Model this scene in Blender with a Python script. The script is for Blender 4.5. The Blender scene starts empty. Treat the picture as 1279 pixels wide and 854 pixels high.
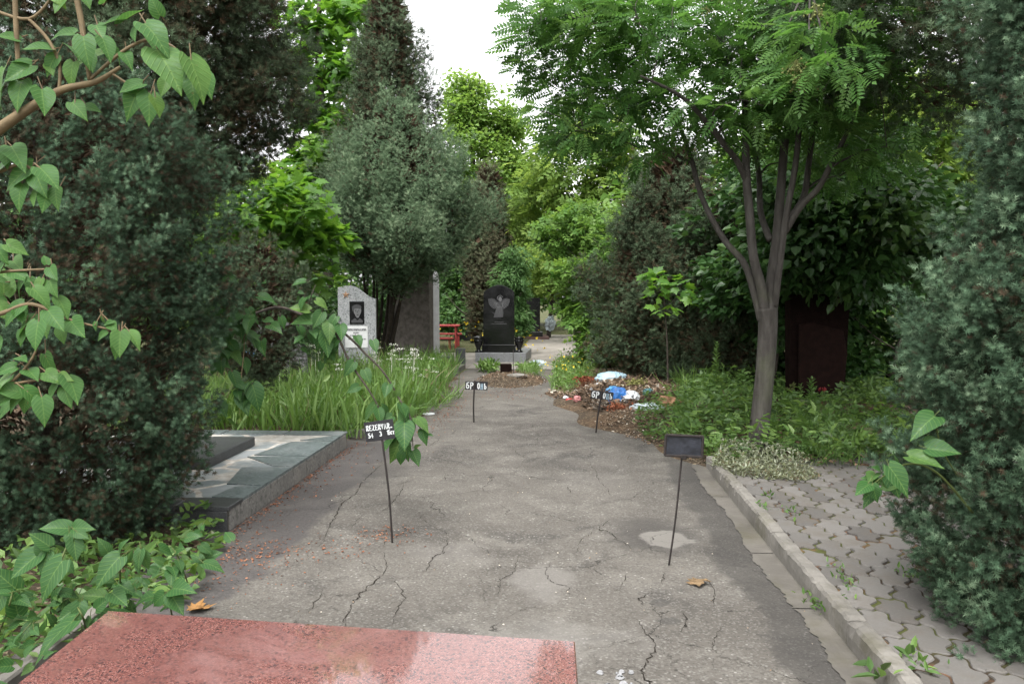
import bpy, math, random
import numpy as np

random.seed(7)
RNG = np.random.default_rng(11)
PI = math.pi
SC = bpy.context.scene
COL = SC.collection

# ------------------------------------------------------------------ camera
CAM_H = 1.65
FPX = 1066.0
PITCH = math.atan(62 / FPX)
cd = bpy.data.cameras.new('camera')
cam = bpy.data.objects.new('camera', cd)
COL.objects.link(cam)
cam.location = (0, 0, CAM_H)
cam.rotation_euler = (PI / 2 - PITCH, 0, 0)
cd.sensor_width = 36
cd.lens = FPX * 36 / 1279
cd.clip_start = 0.05
cd.clip_end = 500
SC.camera = cam


def ray(px, py):
    a = (px - 639.5) / FPX
    b = (427 - py) / FPX
    return np.array([a, math.cos(PITCH) + b * math.sin(PITCH), -math.sin(PITCH) + b * math.cos(PITCH)])


def G(px, py, z=0.0):
    """point of the ground (height z) seen at a photo pixel"""
    d = ray(px, py)
    return np.array([0, 0, CAM_H]) + d * (z - CAM_H) / d[2]


def A(px, py, Y):
    """point at distance Y along the view seen at a photo pixel"""
    d = ray(px, py)
    return np.array([0, 0, CAM_H]) + d * Y / d[1]


PATH_ANG = math.radians(3.7)
UX, UY = math.sin(PATH_ANG), math.cos(PATH_ANG)      # along the path


def P(v, u, z=0.0):
    """path frame: v to the right, u along the path"""
    return np.array([v * UY + u * UX, -v * UX + u * UY, z])


# ------------------------------------------------------------------ objects
def tag(o, label=None, cat=None, group=None, kind=None):
    if label: o['label'] = label
    if cat: o['category'] = cat
    if group: o['group'] = group
    if kind: o['kind'] = kind
    return o


def empty(name, loc, label=None, cat=None, group=None, rz=0.0):
    o = bpy.data.objects.new(name, None)
    COL.objects.link(o)
    o.location = tuple(loc)
    o.rotation_euler = (0, 0, rz)
    o.empty_display_size = 0.1
    return tag(o, label, cat, group)


def raw_mesh(name, V, F, mats, smooth=False, attrs=None, mi=None):
    V = np.asarray(V, dtype=np.float32).reshape(-1, 3)
    me = bpy.data.meshes.new(name)
    if isinstance(F, np.ndarray):
        k = F.shape[1]
        nf = F.shape[0]
        me.vertices.add(len(V))
        me.vertices.foreach_set('co', V.ravel())
        me.loops.add(nf * k)
        me.loops.foreach_set('vertex_index', F.astype(np.int32).ravel())
        me.polygons.add(nf)
        me.polygons.foreach_set('loop_start', np.arange(0, nf * k, k, dtype=np.int32))
        me.update(calc_edges=True)
    else:
        me.from_pydata([tuple(map(float, v)) for v in V], [], [tuple(int(i) for i in f) for f in F])
        me.update()
    if not isinstance(mats, (list, tuple)): mats = [mats]
    for m in mats: me.materials.append(m)
    n = len(me.polygons)
    me.polygons.foreach_set('use_smooth', np.full(n, bool(smooth)))
    if mi is not None:
        me.polygons.foreach_set('material_index', np.asarray(mi, dtype=np.int32))
    if attrs:
        for an, av in attrs.items():
            a = me.attributes.new(an, 'FLOAT', 'POINT')
            a.data.foreach_set('value', np.asarray(av, dtype=np.float32))
    me.update()
    return me


def link(name, me, parent=None, world=True):
    o = bpy.data.objects.new(name, me)
    COL.objects.link(o)
    if parent is not None:
        o.parent = parent
        if world:      # vertices were written in world space
            M = parent.matrix_basis.copy()
            q = parent
            while q.parent is not None:
                M = q.parent.matrix_basis @ q.matrix_parent_inverse @ M
                q = q.parent
            o.matrix_parent_inverse = M.inverted()
    return o


class MB:
    """collects shapes, builds them as ONE mesh object"""
    def __init__(s):
        s.V = []; s.F = []; s.M = []

    def add(s, V, F, m=0):
        b = len(s.V)
        s.V.extend([np.asarray(v, float) for v in V])
        s.F.extend([tuple(i + b for i in f) for f in F])
        s.M.extend([m] * len(F))
        return s

    def box(s, c, size, rz=0.0, bev=0.0, m=0, tilt=0.0):
        hx, hy, hz = size[0] / 2, size[1] / 2, size[2] / 2
        b = min(bev, hx * .45, hy * .45, hz * .45)
        if b > 0:
            rings = [(-hz, b), (-hz + b, 0), (hz - b, 0), (hz, b)]
        else:
            rings = [(-hz, 0), (hz, 0)]
        V = []
        for z, i in rings:
            if b > 0:
                x, y = hx - i, hy - i
                k = b * .6 if i == 0 else 0.0
                V += [(-x + k, -y, z), (x - k, -y, z), (x, -y + k, z), (x, y - k, z),
                      (x - k, y, z), (-x + k, y, z), (-x, y - k, z), (-x, -y + k, z)]
            else:
                V += [(-hx, -hy, z), (hx, -hy, z), (hx, hy, z), (-hx, hy, z)]
        n = 8 if b > 0 else 4
        F = []
        for r in range(len(rings) - 1):
            for i in range(n):
                j = (i + 1) % n
                F.append((r * n + i, r * n + j, (r + 1) * n + j, (r + 1) * n + i))
        F.append(tuple(reversed(range(n))))
        F.append(tuple((len(rings) - 1) * n + i for i in range(n)))
        V = np.array(V)
        if tilt:
            ct, st = math.cos(tilt), math.sin(tilt)
            V = np.stack([V[:, 0] * ct + V[:, 2] * st, V[:, 1], -V[:, 0] * st + V[:, 2] * ct], 1)
        c_, s_ = math.cos(rz), math.sin(rz)
        W = np.stack([V[:, 0] * c_ - V[:, 1] * s_, V[:, 0] * s_ + V[:, 1] * c_, V[:, 2]], 1) + np.asarray(c, float)
        return s.add(W, F, m)

    def tube(s, pts, rad, n=8, m=0, cap=True):
        pts = np.asarray(pts, float)
        if np.isscalar(rad): rad = [rad] * len(pts)
        V = []; up = None
        for i, p in enumerate(pts):
            t = pts[min(i + 1, len(pts) - 1)] - pts[max(i - 1, 0)]
            t = t / (np.linalg.norm(t) + 1e-9)
            if up is None:
                up = np.array([1, 0, 0]) if abs(t[0]) < .8 else np.array([0, 1, 0])
            x = np.cross(t, up); x /= np.linalg.norm(x) + 1e-9
            y = np.cross(x, t); up = y
            for k in range(n):
                a = 2 * PI * k / n
                V.append(p + rad[i] * (math.cos(a) * x + math.sin(a) * y))
        F = []
        for i in range(len(pts) - 1):
            for k in range(n):
                j = (k + 1) % n
                F.append((i * n + k, i * n + j, (i + 1) * n + j, (i + 1) * n + k))
        if cap:
            F.append(tuple(range(n - 1, -1, -1)))
            F.append(tuple((len(pts) - 1) * n + k for k in range(n)))
        return s.add(V, F, m)

    def lathe(s, c, prof, n=20, m=0):
        V = []; F = []
        for (r, z) in prof:
            for k in range(n):
                a = 2 * PI * k / n
                V.append((c[0] + r * math.cos(a), c[1] + r * math.sin(a), c[2] + z))
        for i in range(len(prof) - 1):
            for k in range(n):
                j = (k + 1) % n
                F.append((i * n + k, i * n + j, (i + 1) * n + j, (i + 1) * n + k))
        F.append(tuple(range(n - 1, -1, -1)))
        F.append(tuple((len(prof) - 1) * n + k for k in range(n)))
        return s.add(V, F, m)

    def prism(s, outline, thick, origin, rz=0.0, bev=0.0, m=0, lean=0.0):
        """outline in (x, z), extruded along y by thick, front face at -y"""
        o = np.asarray(outline, float)
        n = len(o)
        cen = o.mean(0)
        layers = []
        if bev > 0:
            nrm = cen - o
            nrm /= np.linalg.norm(nrm, axis=1)[:, None] + 1e-9
            ins = o + nrm * bev
            layers = [(ins, -thick / 2), (o, -thick / 2 + bev), (o, thick / 2 - bev), (ins, thick / 2)]
        else:
            layers = [(o, -thick / 2), (o, thick / 2)]
        V = []
        for q, y in layers:
            for x, z in q: V.append((x, y + lean * z, z))
        V = np.array(V)
        F = [tuple(range(n))]
        for r in range(len(layers) - 1):
            for i in range(n):
                j = (i + 1) % n
                F.append((r * n + j, r * n + i, (r + 1) * n + i, (r + 1) * n + j))
        F.append(tuple((len(layers) - 1) * n + i for i in reversed(range(n))))
        c_, s_ = math.cos(rz), math.sin(rz)
        W = np.stack([V[:, 0] * c_ - V[:, 1] * s_, V[:, 0] * s_ + V[:, 1] * c_, V[:, 2]], 1) + np.asarray(origin, float)
        return s.add(W, F, m)

    def build(s, name, mats, parent=None, smooth=False, **kw):
        me = raw_mesh(name, np.array(s.V), s.F, mats, smooth, mi=s.M)
        o = link(name, me, parent)
        return tag(o, **kw)


def smooth_line(pts, n=6):
    pts = np.asarray(pts, float)
    out = []
    for i in range(len(pts) - 1):
        p0 = pts[max(i - 1, 0)]; p1 = pts[i]; p2 = pts[i + 1]; p3 = pts[min(i + 2, len(pts) - 1)]
        for k in range(n):
            t = k / n
            out.append(.5 * (2 * p1 + (p2 - p0) * t + (2 * p0 - 5 * p1 + 4 * p2 - p3) * t * t + (3 * p1 - p0 - 3 * p2 + p3) * t ** 3))
    out.append(pts[-1])
    return np.array(out)


# ------------------------------------------------------------------ nodes
class NT:
    def __init__(s, name):
        s.mat = bpy.data.materials.new(name)
        s.mat.use_nodes = True
        s.t = s.mat.node_tree
        s.t.nodes.clear()
        s.out = s.t.nodes.new('ShaderNodeOutputMaterial')
        s._tc = None

    def n(s, typ, **kw):
        nd = s.t.nodes.new(typ)
        for k, v in kw.items(): setattr(nd, k, v)
        return nd

    def L(s, a, b):
        s.t.links.new(a, b)

    def val(s, sock, v):
        if hasattr(v, 'links') or hasattr(v, 'is_linked'):
            s.L(v, sock)
        else:
            if sock.type == 'RGBA' and not np.isscalar(v) and len(v) == 3: v = (*v, 1)
            sock.default_value = v

    def obj(s):
        if s._tc is None: s._tc = s.n('ShaderNodeTexCoord')
        return s._tc.outputs['Object']

    def map(s, scale=(1, 1, 1), rot=(0, 0, 0), loc=(0, 0, 0), vec=None):
        m = s.n('ShaderNodeMapping')
        m.inputs['Scale'].default_value = scale
        m.inputs['Rotation'].default_value = rot
        m.inputs['Location'].default_value = loc
        s.L(vec or s.obj(), m.inputs['Vector'])
        return m.outputs['Vector']

    def noise(s, scale=5, detail=4, rough=.55, vec=None, dist=0.0, color=False):
        nd = s.n('ShaderNodeTexNoise')
        nd.inputs['Scale'].default_value = scale
        nd.inputs['Detail'].default_value = detail
        nd.inputs['Roughness'].default_value = rough
        nd.inputs['Distortion'].default_value = dist
        s.L(vec or s.obj(), nd.inputs['Vector'])
        return nd.outputs['Color' if color else 'Fac']

    def vor(s, scale=5, feature='F1', out='Color', vec=None, rnd=1.0, dim='3D'):
        nd = s.n('ShaderNodeTexVoronoi', feature=feature, voronoi_dimensions=dim)
        nd.inputs['Scale'].default_value = scale
        nd.inputs['Randomness'].default_value = rnd
        s.L(vec or s.obj(), nd.inputs['Vector'])
        return nd.outputs[out]

    def sep(s, v):
        nd = s.n('ShaderNodeSeparateXYZ')
        s.L(v, nd.inputs[0])
        return nd.outputs

    def m(s, op, a, b=None, c=None, clamp=False):
        nd = s.n('ShaderNodeMath', operation=op, use_clamp=clamp)
        s.val(nd.inputs[0], a)
        if b is not None: s.val(nd.inputs[1], b)
        if c is not None: s.val(nd.inputs[2], c)
        return nd.outputs[0]

    def rng(s, v, a, b, c=0.0, d=1.0, smooth=True):
        nd = s.n('ShaderNodeMapRange', interpolation_type='SMOOTHSTEP' if smooth else 'LINEAR')
        s.L(v, nd.inputs['Value'])
        nd.inputs['From Min'].default_value = a
        nd.inputs['From Max'].default_value = b
        nd.inputs['To Min'].default_value = c
        nd.inputs['To Max'].default_value = d
        return nd.outputs['Result']

    def ramp(s, fac, stops, interp='LINEAR'):
        nd = s.n('ShaderNodeValToRGB')
        cr = nd.color_ramp
        cr.interpolation = interp
        while len(cr.elements) < len(stops): cr.elements.new(.5)
        for e, (p, c) in zip(cr.elements, stops):
            e.position = p
            e.color = (*c, 1)
        s.L(fac, nd.inputs[0])
        return nd.outputs[0]

    def mix(s, fac, a, b, mode='MIX'):
        nd = s.n('ShaderNodeMix', data_type='RGBA', blend_type=mode)
        s.val(nd.inputs[0], fac)
        s.val(nd.inputs[6], a)
        s.val(nd.inputs[7], b)
        return nd.outputs[2]

    def attr(s, name):
        nd = s.n('ShaderNodeAttribute', attribute_name=name)
        return nd.outputs['Fac']

    def bump(s, h, strength=.3, dist=.01):
        nd = s.n('ShaderNodeBump')
        nd.inputs['Strength'].default_value = strength
        nd.inputs['Distance'].default_value = dist
        s.L(h, nd.inputs['Height'])
        return nd.outputs['Normal']

    def pr(s, color, rough=.6, normal=None, spec=.4, metal=0.0, **kw):
        nd = s.n('ShaderNodeBsdfPrincipled')
        s.val(nd.inputs['Base Color'], color)
        s.val(nd.inputs['Roughness'], rough)
        nd.inputs['Specular IOR Level'].default_value = spec
        nd.inputs['Metallic'].default_value = metal
        for k, v in kw.items(): s.val(nd.inputs[k], v)
        if normal is not None: s.L(normal, nd.inputs['Normal'])
        return nd

    def done(s, shader):
        s.L(shader.outputs[0], s.out.inputs['Surface'])
        return s.mat


def m_plain(name, c, rough=.6, var=.25, scale=8, spec=.4, bump=.1, metal=0.0):
    c = tuple(x * .72 for x in c)
    t = NT(name)
    nz = t.noise(scale, 6, .6)
    col = t.mix(t.rng(nz, .3, .7), tuple(x * (1 - var) for x in c), tuple(min(1, x * (1 + var)) for x in c))
    fine = t.noise(scale * 12, 3)
    r = t.rng(nz, .25, .75, max(0.02, rough - .1), min(1, rough + .1))
    return t.done(t.pr(col, r, t.bump(fine, bump, .01) if bump else None, spec, metal))


def m_leaf(name, stops, rough=.45, trans=.35, spec=.35, tcol=1.6, vein=False):
    """leaf: colour by a tone set per leaf, part of the light passes through"""
    t = NT(name)
    col = t.ramp(t.attr('rnd'), stops)
    nrm = None
    if vein:
        u = t.attr('lu')
        col = t.mix(t.rng(u, .0, .05, .4, 0), col, (.17, .27, .07))
        nz = t.noise(24, 5, .7)
        col = t.mix(t.rng(nz, .4, .7, 0, .5), col, (.03, .080, .02))
        w_ = t.m('SINE', t.m('ADD', t.m('SUBTRACT', t.m('MULTIPLY', t.attr('lt'), 46), t.m('MULTIPLY', u, 22)), t.m('MULTIPLY', nz, 2.0)))
        side = t.rng(w_, .72, 1.0)
        col = t.mix(t.m('MULTIPLY', side, .28), col, (.15, .25, .07))
        blem = t.noise(55, 3, .6)
        col = t.mix(t.rng(blem, .70, .76, 0, .6), col, (.12, .09, .03))
        nrm = t.bump(t.m('ADD', t.m('MULTIPLY', side, -.6), t.m('MULTIPLY', nz, .8)), .5, .006)
    p = t.pr(col, t.rng(t.noise(18, 3), .3, .7, rough - .1, rough + .14) if vein else rough, nrm, spec)
    tl = t.n('ShaderNodeBsdfTranslucent')
    hs = t.n('ShaderNodeHueSaturation')
    hs.inputs['Hue'].default_value = .485
    hs.inputs['Saturation'].default_value = 1.1
    hs.inputs['Value'].default_value = tcol
    t.L(col, hs.inputs['Color'])
    t.L(hs.outputs[0], tl.inputs['Color'])
    mx = t.n('ShaderNodeMixShader')
    mx.inputs[0].default_value = trans
    t.L(p.outputs[0], mx.inputs[1])
    t.L(tl.outputs[0], mx.inputs[2])
    return t.done(mx)


def m_granite(name, base, dark, light, scale=260, rough=.2, stain=None, darkp=.28, lightp=.75, gain=.66, coat=0.0):
    base, dark, light = (tuple(x * gain for x in q_) for q_ in (base, dark, light))
    if stain: stain = tuple(x * gain for x in stain)
    t = NT(name)
    v = t.vor(scale, out='Color')
    g = t.sep(v)[0]
    v2 = t.sep(t.vor(scale * .55, out='Color'))[1]
    col = t.ramp(g, [(0, dark), (darkp, base), (lightp, base), (1, light)], 'CONSTANT' if False else 'LINEAR')
    col = t.mix(t.rng(v2, .86, .9), col, dark)
    big = t.noise(3.0, 5)
    col = t.mix(t.rng(big, .35, .7, 0, .35), col, tuple(x * .7 for x in base))
    r = t.rng(big, .3, .7, rough, rough + .12)
    if stain:
        st = t.noise(2.2, 8, .7, dist=.6)
        f = t.rng(st, .5, .72, 0, .55)
        col = t.mix(f, col, stain)
        r = t.m('ADD', r, t.m('MULTIPLY', f, .35))
    p = t.pr(col, r, None, .5)
    p.inputs['Coat Weight'].default_value = coat
    p.inputs['Coat Roughness'].default_value = .035
    p.inputs['Coat IOR'].default_value = 1.6
    return t.done(p)


# ------------------------------------------------------------------ foliage templates
def frames(d, up):
    d = d / (np.linalg.norm(d, axis=1)[:, None] + 1e-9)
    x = np.cross(d, up)
    x /= np.linalg.norm(x, axis=1)[:, None] + 1e-9
    z = np.cross(x, d)
    return np.stack([x, d, z], 2)


class Leaves:
    """bakes many copies of leaf templates into one mesh"""
    def __init__(s):
        s.V = []; s.F = []; s.R = []; s.U = []; s.T = []; s.n = 0

    def put(s, T, pos, d, up, scale, rnd):
        Tv, Tf = T[0], T[1]
        n = len(pos)
        if n == 0: return
        R = frames(np.asarray(d, float), np.asarray(up, float))
        sc = np.asarray(scale, float).reshape(-1, 1, 1) if not np.isscalar(scale) else scale
        V = np.einsum('nij,kj->nki', R, Tv) * sc + np.asarray(pos)[:, None, :]
        k = len(Tv)
        F = (Tf[None] + (np.arange(n) * k)[:, None, None] + s.n).reshape(-1, 3)
        s.V.append(V.reshape(-1, 3).astype(np.float32)); s.F.append(F.astype(np.int32))
        s.R.append(np.repeat(np.clip(rnd, 0, 1), k))
        s.U.append(np.tile(T[2], n) if len(T) > 2 else np.zeros(n * k))
        s.T.append(np.tile(T[3], n) if len(T) > 3 else np.zeros(n * k))
        s.n += n * k

    def build(s, name, mat, parent=None, smooth=False, lu=False, **kw):
        V = np.concatenate(s.V); F = np.concatenate(s.F)
        at = {'rnd': np.concatenate(s.R)}
        if lu: at['lu'] = np.concatenate(s.U); at['lt'] = np.concatenate(s.T)
        o = link(name, raw_mesh(name, V, F, mat, smooth, at), parent)
        return tag(o, **kw)


def t_ovate(w=.32, fold=.10, droop=.12):
    V = np.array([[0, 0, 0], [-w, .35, fold], [-w * .7, .7, fold - droop * .5], [0, 1, -droop],
                  [w * .7, .7, fold - droop * .5], [w, .35, fold]])
    F = np.array([[0, 1, 2], [0, 2, 3], [0, 3, 4], [0, 4, 5]])
    return V, F


def t_heart(fold=.22, curl=.25, twist=0.0):
    ts = [-.02, .05, .16, .30, .46, .62, .78, .9, 1.0]
    ws = [.15, .26, .335, .355, .32, .24, .135, .058, .004]
    us = [-1, -.66, -.33, 0, .33, .66, 1]
    V = []; U = []; TT = []
    for t, w in zip(ts, ws):
        for u in us:
            y = t - .10 * abs(u) * max(0, (1 - 2.4 * t)) + .02 * (1 - abs(u)) * (t < .1)
            z = abs(u) * w * fold - curl * t * t + .018 * math.sin(9 * t + 2.5 * u) * abs(u) + twist * u * t * w
            V.append((u * w, y, z)); U.append(abs(u) * w * 2); TT.append(t)
    F = []
    m = len(us)
    for i in range(len(ts) - 1):
        for j in range(m - 1):
            a = i * m + j
            F += [(a, a + m, a + 1), (a + 1, a + m, a + m + 1)]
    return np.array(V), np.array(F), np.array(U), np.array(TT)


def t_maple():
    half = [(.02, 0), (.26, -.08), (.20, .04), (.47, .06), (.33, .19), (.56, .52), (.38, .48), (.33, .58), (.20, .50), (.24, .72), (.13, .72), (0, 1.0)]
    pts = half + [(-x, y) for x, y in reversed(half[:-1])]
    V = [(0, .32, .03)] + [(x, y, -.28 * x * x - .12 * y * y + .05) for x, y in pts]
    n = len(pts)
    F = [(0, 1 + i, 1 + (i + 1) % n) for i in range(n)]
    return np.array(V), np.array(F)


def t_pinnate(pairs=6, L=1.0, ll=.34, lw=.055, droop=.22, spread=1.15):
    V = []; F = []

    def leaflet(p, dx, dy, dz, l, w):
        d = np.array([dx, dy, dz]); d /= np.linalg.norm(d)
        sd = np.cross(d, [0, 0, 1]); sd /= np.linalg.norm(sd)
        b = len(V)
        p = np.array(p)
        V.extend([p, p + d * l * .4 - sd * w, p + d * l + np.array([0, 0, -.05 * l]), p + d * l * .4 + sd * w])
        F.extend([(b, b + 1, b + 2), (b, b + 2, b + 3)])
    for i in range(pairs):
        t = .2 + .72 * i / (pairs - 1)
        z = -droop * t * t
        s_ = .75 + .5 * math.sin(PI * (i + .8) / (pairs + .6)) * .6
        for sg in (-1, 1):
            leaflet((0, t * L, z), sg * spread, .55, -.15, ll * s_, lw * s_ * 1.3)
    leaflet((0, L * .95, -droop), 0, 1, -.3, ll * .9, lw * 1.3)
    b = len(V)
    V.extend([np.array([-.006, 0, 0]), np.array([.006, 0, 0]), np.array([0, L * .95, -droop])])
    F.append((b, b + 1, b + 2))
    return np.array(V), np.array(F)


def t_shoot(k=18, L=.06, nl=.022, w=.0034, up=.6):
    V = []; F = []
    for i in range(k):
        a = 2.39996 * i
        t = (i + .5) / k
        r = np.array([math.cos(a), 0, math.sin(a)])
        q = np.array([-math.sin(a), 0, math.cos(a)])
        b = len(V)
        base = np.array([0, t * L, 0])
        tip = base + (r * .8 + np.array([0, up, 0])) * nl * (1.15 - .45 * t)
        V.extend([base + q * w * .5, base - q * w * .5, tip])
        F.append((b, b + 1, b + 2))
    return np.array(V), np.array(F)


def t_blade(bend=.5, w=.012, seg=4, kink=0.0):
    V = []; F = []
    for i in range(seg + 1):
        t = i / seg
        ang = bend * t
        y = bend * .55 * t ** 2.2
        z = t * (1 - .28 * bend * t ** 1.5) - kink * max(0, t - .6) ** 2 * 2
        ww = w * (1 - t ** 2.2) * (.6 + .8 * min(1, t * 3)) if t < 1 else 0.0
        V.extend([(-ww, z, -y), (ww, z, -y)])
    for i in range(seg):
        a = 2 * i
        F += [(a, a + 1, a + 3), (a, a + 3, a + 2)]
    return np.array(V), np.array(F)


T_OV = t_ovate()
T_OVN = t_ovate(.2, .06, .2)
T_OVW = t_ovate(.42, .12, .18)
T_HEARTS = [t_heart(), t_heart(.35, .12, .2), t_heart(.1, .4, -.2), t_heart(.28, .5, .1)]
T_MAPLE = t_maple()
T_ROWAN = t_pinnate()
T_ASH = t_pinnate(3, 1.0, .5, .11, .2, 1.0)
T_SHN = t_shoot(18, .036, .023, .0040, .42)
T_SHM = t_shoot(14, .06, .036, .0066, .45)
T_SHF = t_shoot(10, .12, .07, .015, .6)
BLADES = [t_blade(b, .010, 5, k) for b, k in ((.15, 0), (.5, 0), (.9, .0), (.7, .8), (.3, 0))]


def rand_dirs(n, zb=0.0):
    d = RNG.normal(size=(n, 3))
    d[:, 2] += zb
    return d / (np.linalg.norm(d, axis=1)[:, None] + 1e-9)


UP = np.array([0, 0, 1.0])

# ------------------------------------------------------------------ plant materials
M_JUN = m_leaf('juniper_blue_green', [(0, (.058, .044, .028)), (.14, (.036, .054, .033)), (.4, (.050, .090, .053)), (.7, (.090, .148, .086)), (1, (.17, .24, .15))], .7, .12, .07)
M_JUNL = m_leaf('juniper_pale_grey_green', [(0, (.070, .058, .036)), (.14, (.046, .068, .038)), (.4, (.062, .104, .056)), (.7, (.105, .160, .088)), (1, (.175, .235, .14))], .7, .15, .07)
M_JUND = m_leaf('juniper_dull_green', [(0, (.070, .050, .030)), (.3, (.045, .060, .034)), (.7, (.070, .105, .058)), (1, (.12, .165, .095))], .7, .15, .07)
M_JUNB = m_leaf('juniper_brownish', [(0, (.095, .075, .050)), (.5, (.105, .11, .065)), (1, (.13, .165, .09))], .7, .15, .07)
M_DEAD = m_leaf('dry_twigs', [(0, (.035, .024, .016)), (1, (.085, .055, .035))], .8, .05, .1)
M_LILAC = m_leaf('lilac_leaf', [(0, (.042, .115, .026)), (.5, (.050, .122, .034)), (1, (.11, .20, .042))], .46, .34, .20, 1.7, vein=True)
M_LILACD = m_leaf('dark_lilac_leaf', [(0, (.028, .085, .022)), (.6, (.034, .086, .026)), (1, (.095, .165, .036))], .44, .32, .22, 1.7, vein=True)
M_MAPLE = m_leaf('maple_leaf', [(0, (.055, .14, .022)), (.5, (.085, .19, .03)), (1, (.14, .25, .05))], .45, .45, .4, 1.8)
M_ROWAN = m_leaf('rowan_leaf', [(0, (.040, .10, .025)), (.5, (.062, .142, .034)), (1, (.105, .19, .056))], .45, .45, .22, 1.75)
M_LIME = m_leaf('lime_green_leaf', [(0, (.105, .19, .04)), (.5, (.155, .26, .06)), (1, (.23, .33, .09))], .55, .48, .2, 1.7)
M_YELG = m_leaf('yellow_green_leaf', [(0, (.10, .175, .04)), (.5, (.15, .235, .06)), (1, (.23, .31, .085))], .5, .48, .2, 1.7)
M_BUSH = m_leaf('bush_leaf', [(0, (.058, .13, .028)), (.5, (.10, .19, .042)), (1, (.155, .25, .06))], .45, .42, .22, 1.7)
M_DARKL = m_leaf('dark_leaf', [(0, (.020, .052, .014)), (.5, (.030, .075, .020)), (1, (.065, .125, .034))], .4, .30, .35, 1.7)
M_MIDL = m_leaf('mid_green_leaf', [(0, (.052, .11, .035)), (.5, (.085, .17, .055)), (1, (.13, .22, .085))], .48, .40, .2, 1.7)
M_GRASS = m_leaf('grass_blade', [(0, (.20, .17, .09)), (.08, (.11, .13, .045)), (.16, (.060, .125, .028)), (.55, (.10, .19, .038)), (1, (.20, .30, .10))], .42, .4, .4, 1.5)
M_WEED = m_leaf('weed_leaf', [(0, (.10, .085, .04)), (.15, (.05, .10, .028)), (.6, (.085, .16, .04)), (1, (.15, .24, .06))], .45, .38, .4, 1.6)
M_SILV = m_leaf('silvery_leaf', [(0, (.16, .13, .08)), (.35, (.14, .16, .08)), (1, (.34, .36, .27))], .7, .25, .2, 1.2)
M_PETAL = m_leaf('white_petal', [(0, (.62, .62, .52)), (1, (.80, .80, .74))], .6, .3, .2, 1.1)
M_YPET = m_leaf('yellow_petal', [(0, (.55, .42, .03)), (1, (.70, .55, .06))], .6, .3, .2, 1.1)
M_LITTER = m_leaf('leaf_litter', [(0, (.06, .045, .032)), (.35, (.13, .090, .062)), (.7, (.21, .145, .095)), (.9, (.33, .26, .19)), (1, (.48, .43, .36))], .8, .1, .15, 1.2)
M_REDLIT = m_leaf('reddish_litter', [(0, (.10, .05, .03)), (.5, (.20, .085, .05)), (1, (.30, .15, .09))], .8, .1, .15, 1.2)
M_BARK = m_plain('grey_brown_bark', (.085, .070, .058), .85, .35, 14, .15, .6)
M_BARKD = m_plain('dark_bark', (.045, .036, .028), .9, .35, 14, .15, .6)
M_TWIG = m_plain('young_twig', (.17, .125, .07), .7, .25, 30, .2, .2)
M_STEMG = m_plain('green_stem', (.10, .13, .04), .6, .25, 30, .2, .2)


def bark_rowan():
    t = NT('smooth_rowan_bark')
    v = t.map((6, 6, 1.2))
    nz = t.noise(4, 8, .65, v)
    col = t.ramp(nz, [(.25, (.024, .021, .018)), (.5, (.050, .045, .040)), (.75, (.082, .075, .068))])
    ring = t.noise(3, 4, .6, t.map((2, 2, 26)))
    col = t.mix(t.rng(ring, .58, .7, 0, .5), col, (.05, .042, .034))
    moss = t.noise(2.3, 4)
    col = t.mix(t.rng(moss, .55, .75, 0, .3), col, (.10, .115, .06))
    h = t.m('ADD', nz, ring)
    return t.done(t.pr(col, .8, t.bump(h, .5, .012), .2))


M_ROWANB = bark_rowan()


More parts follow.
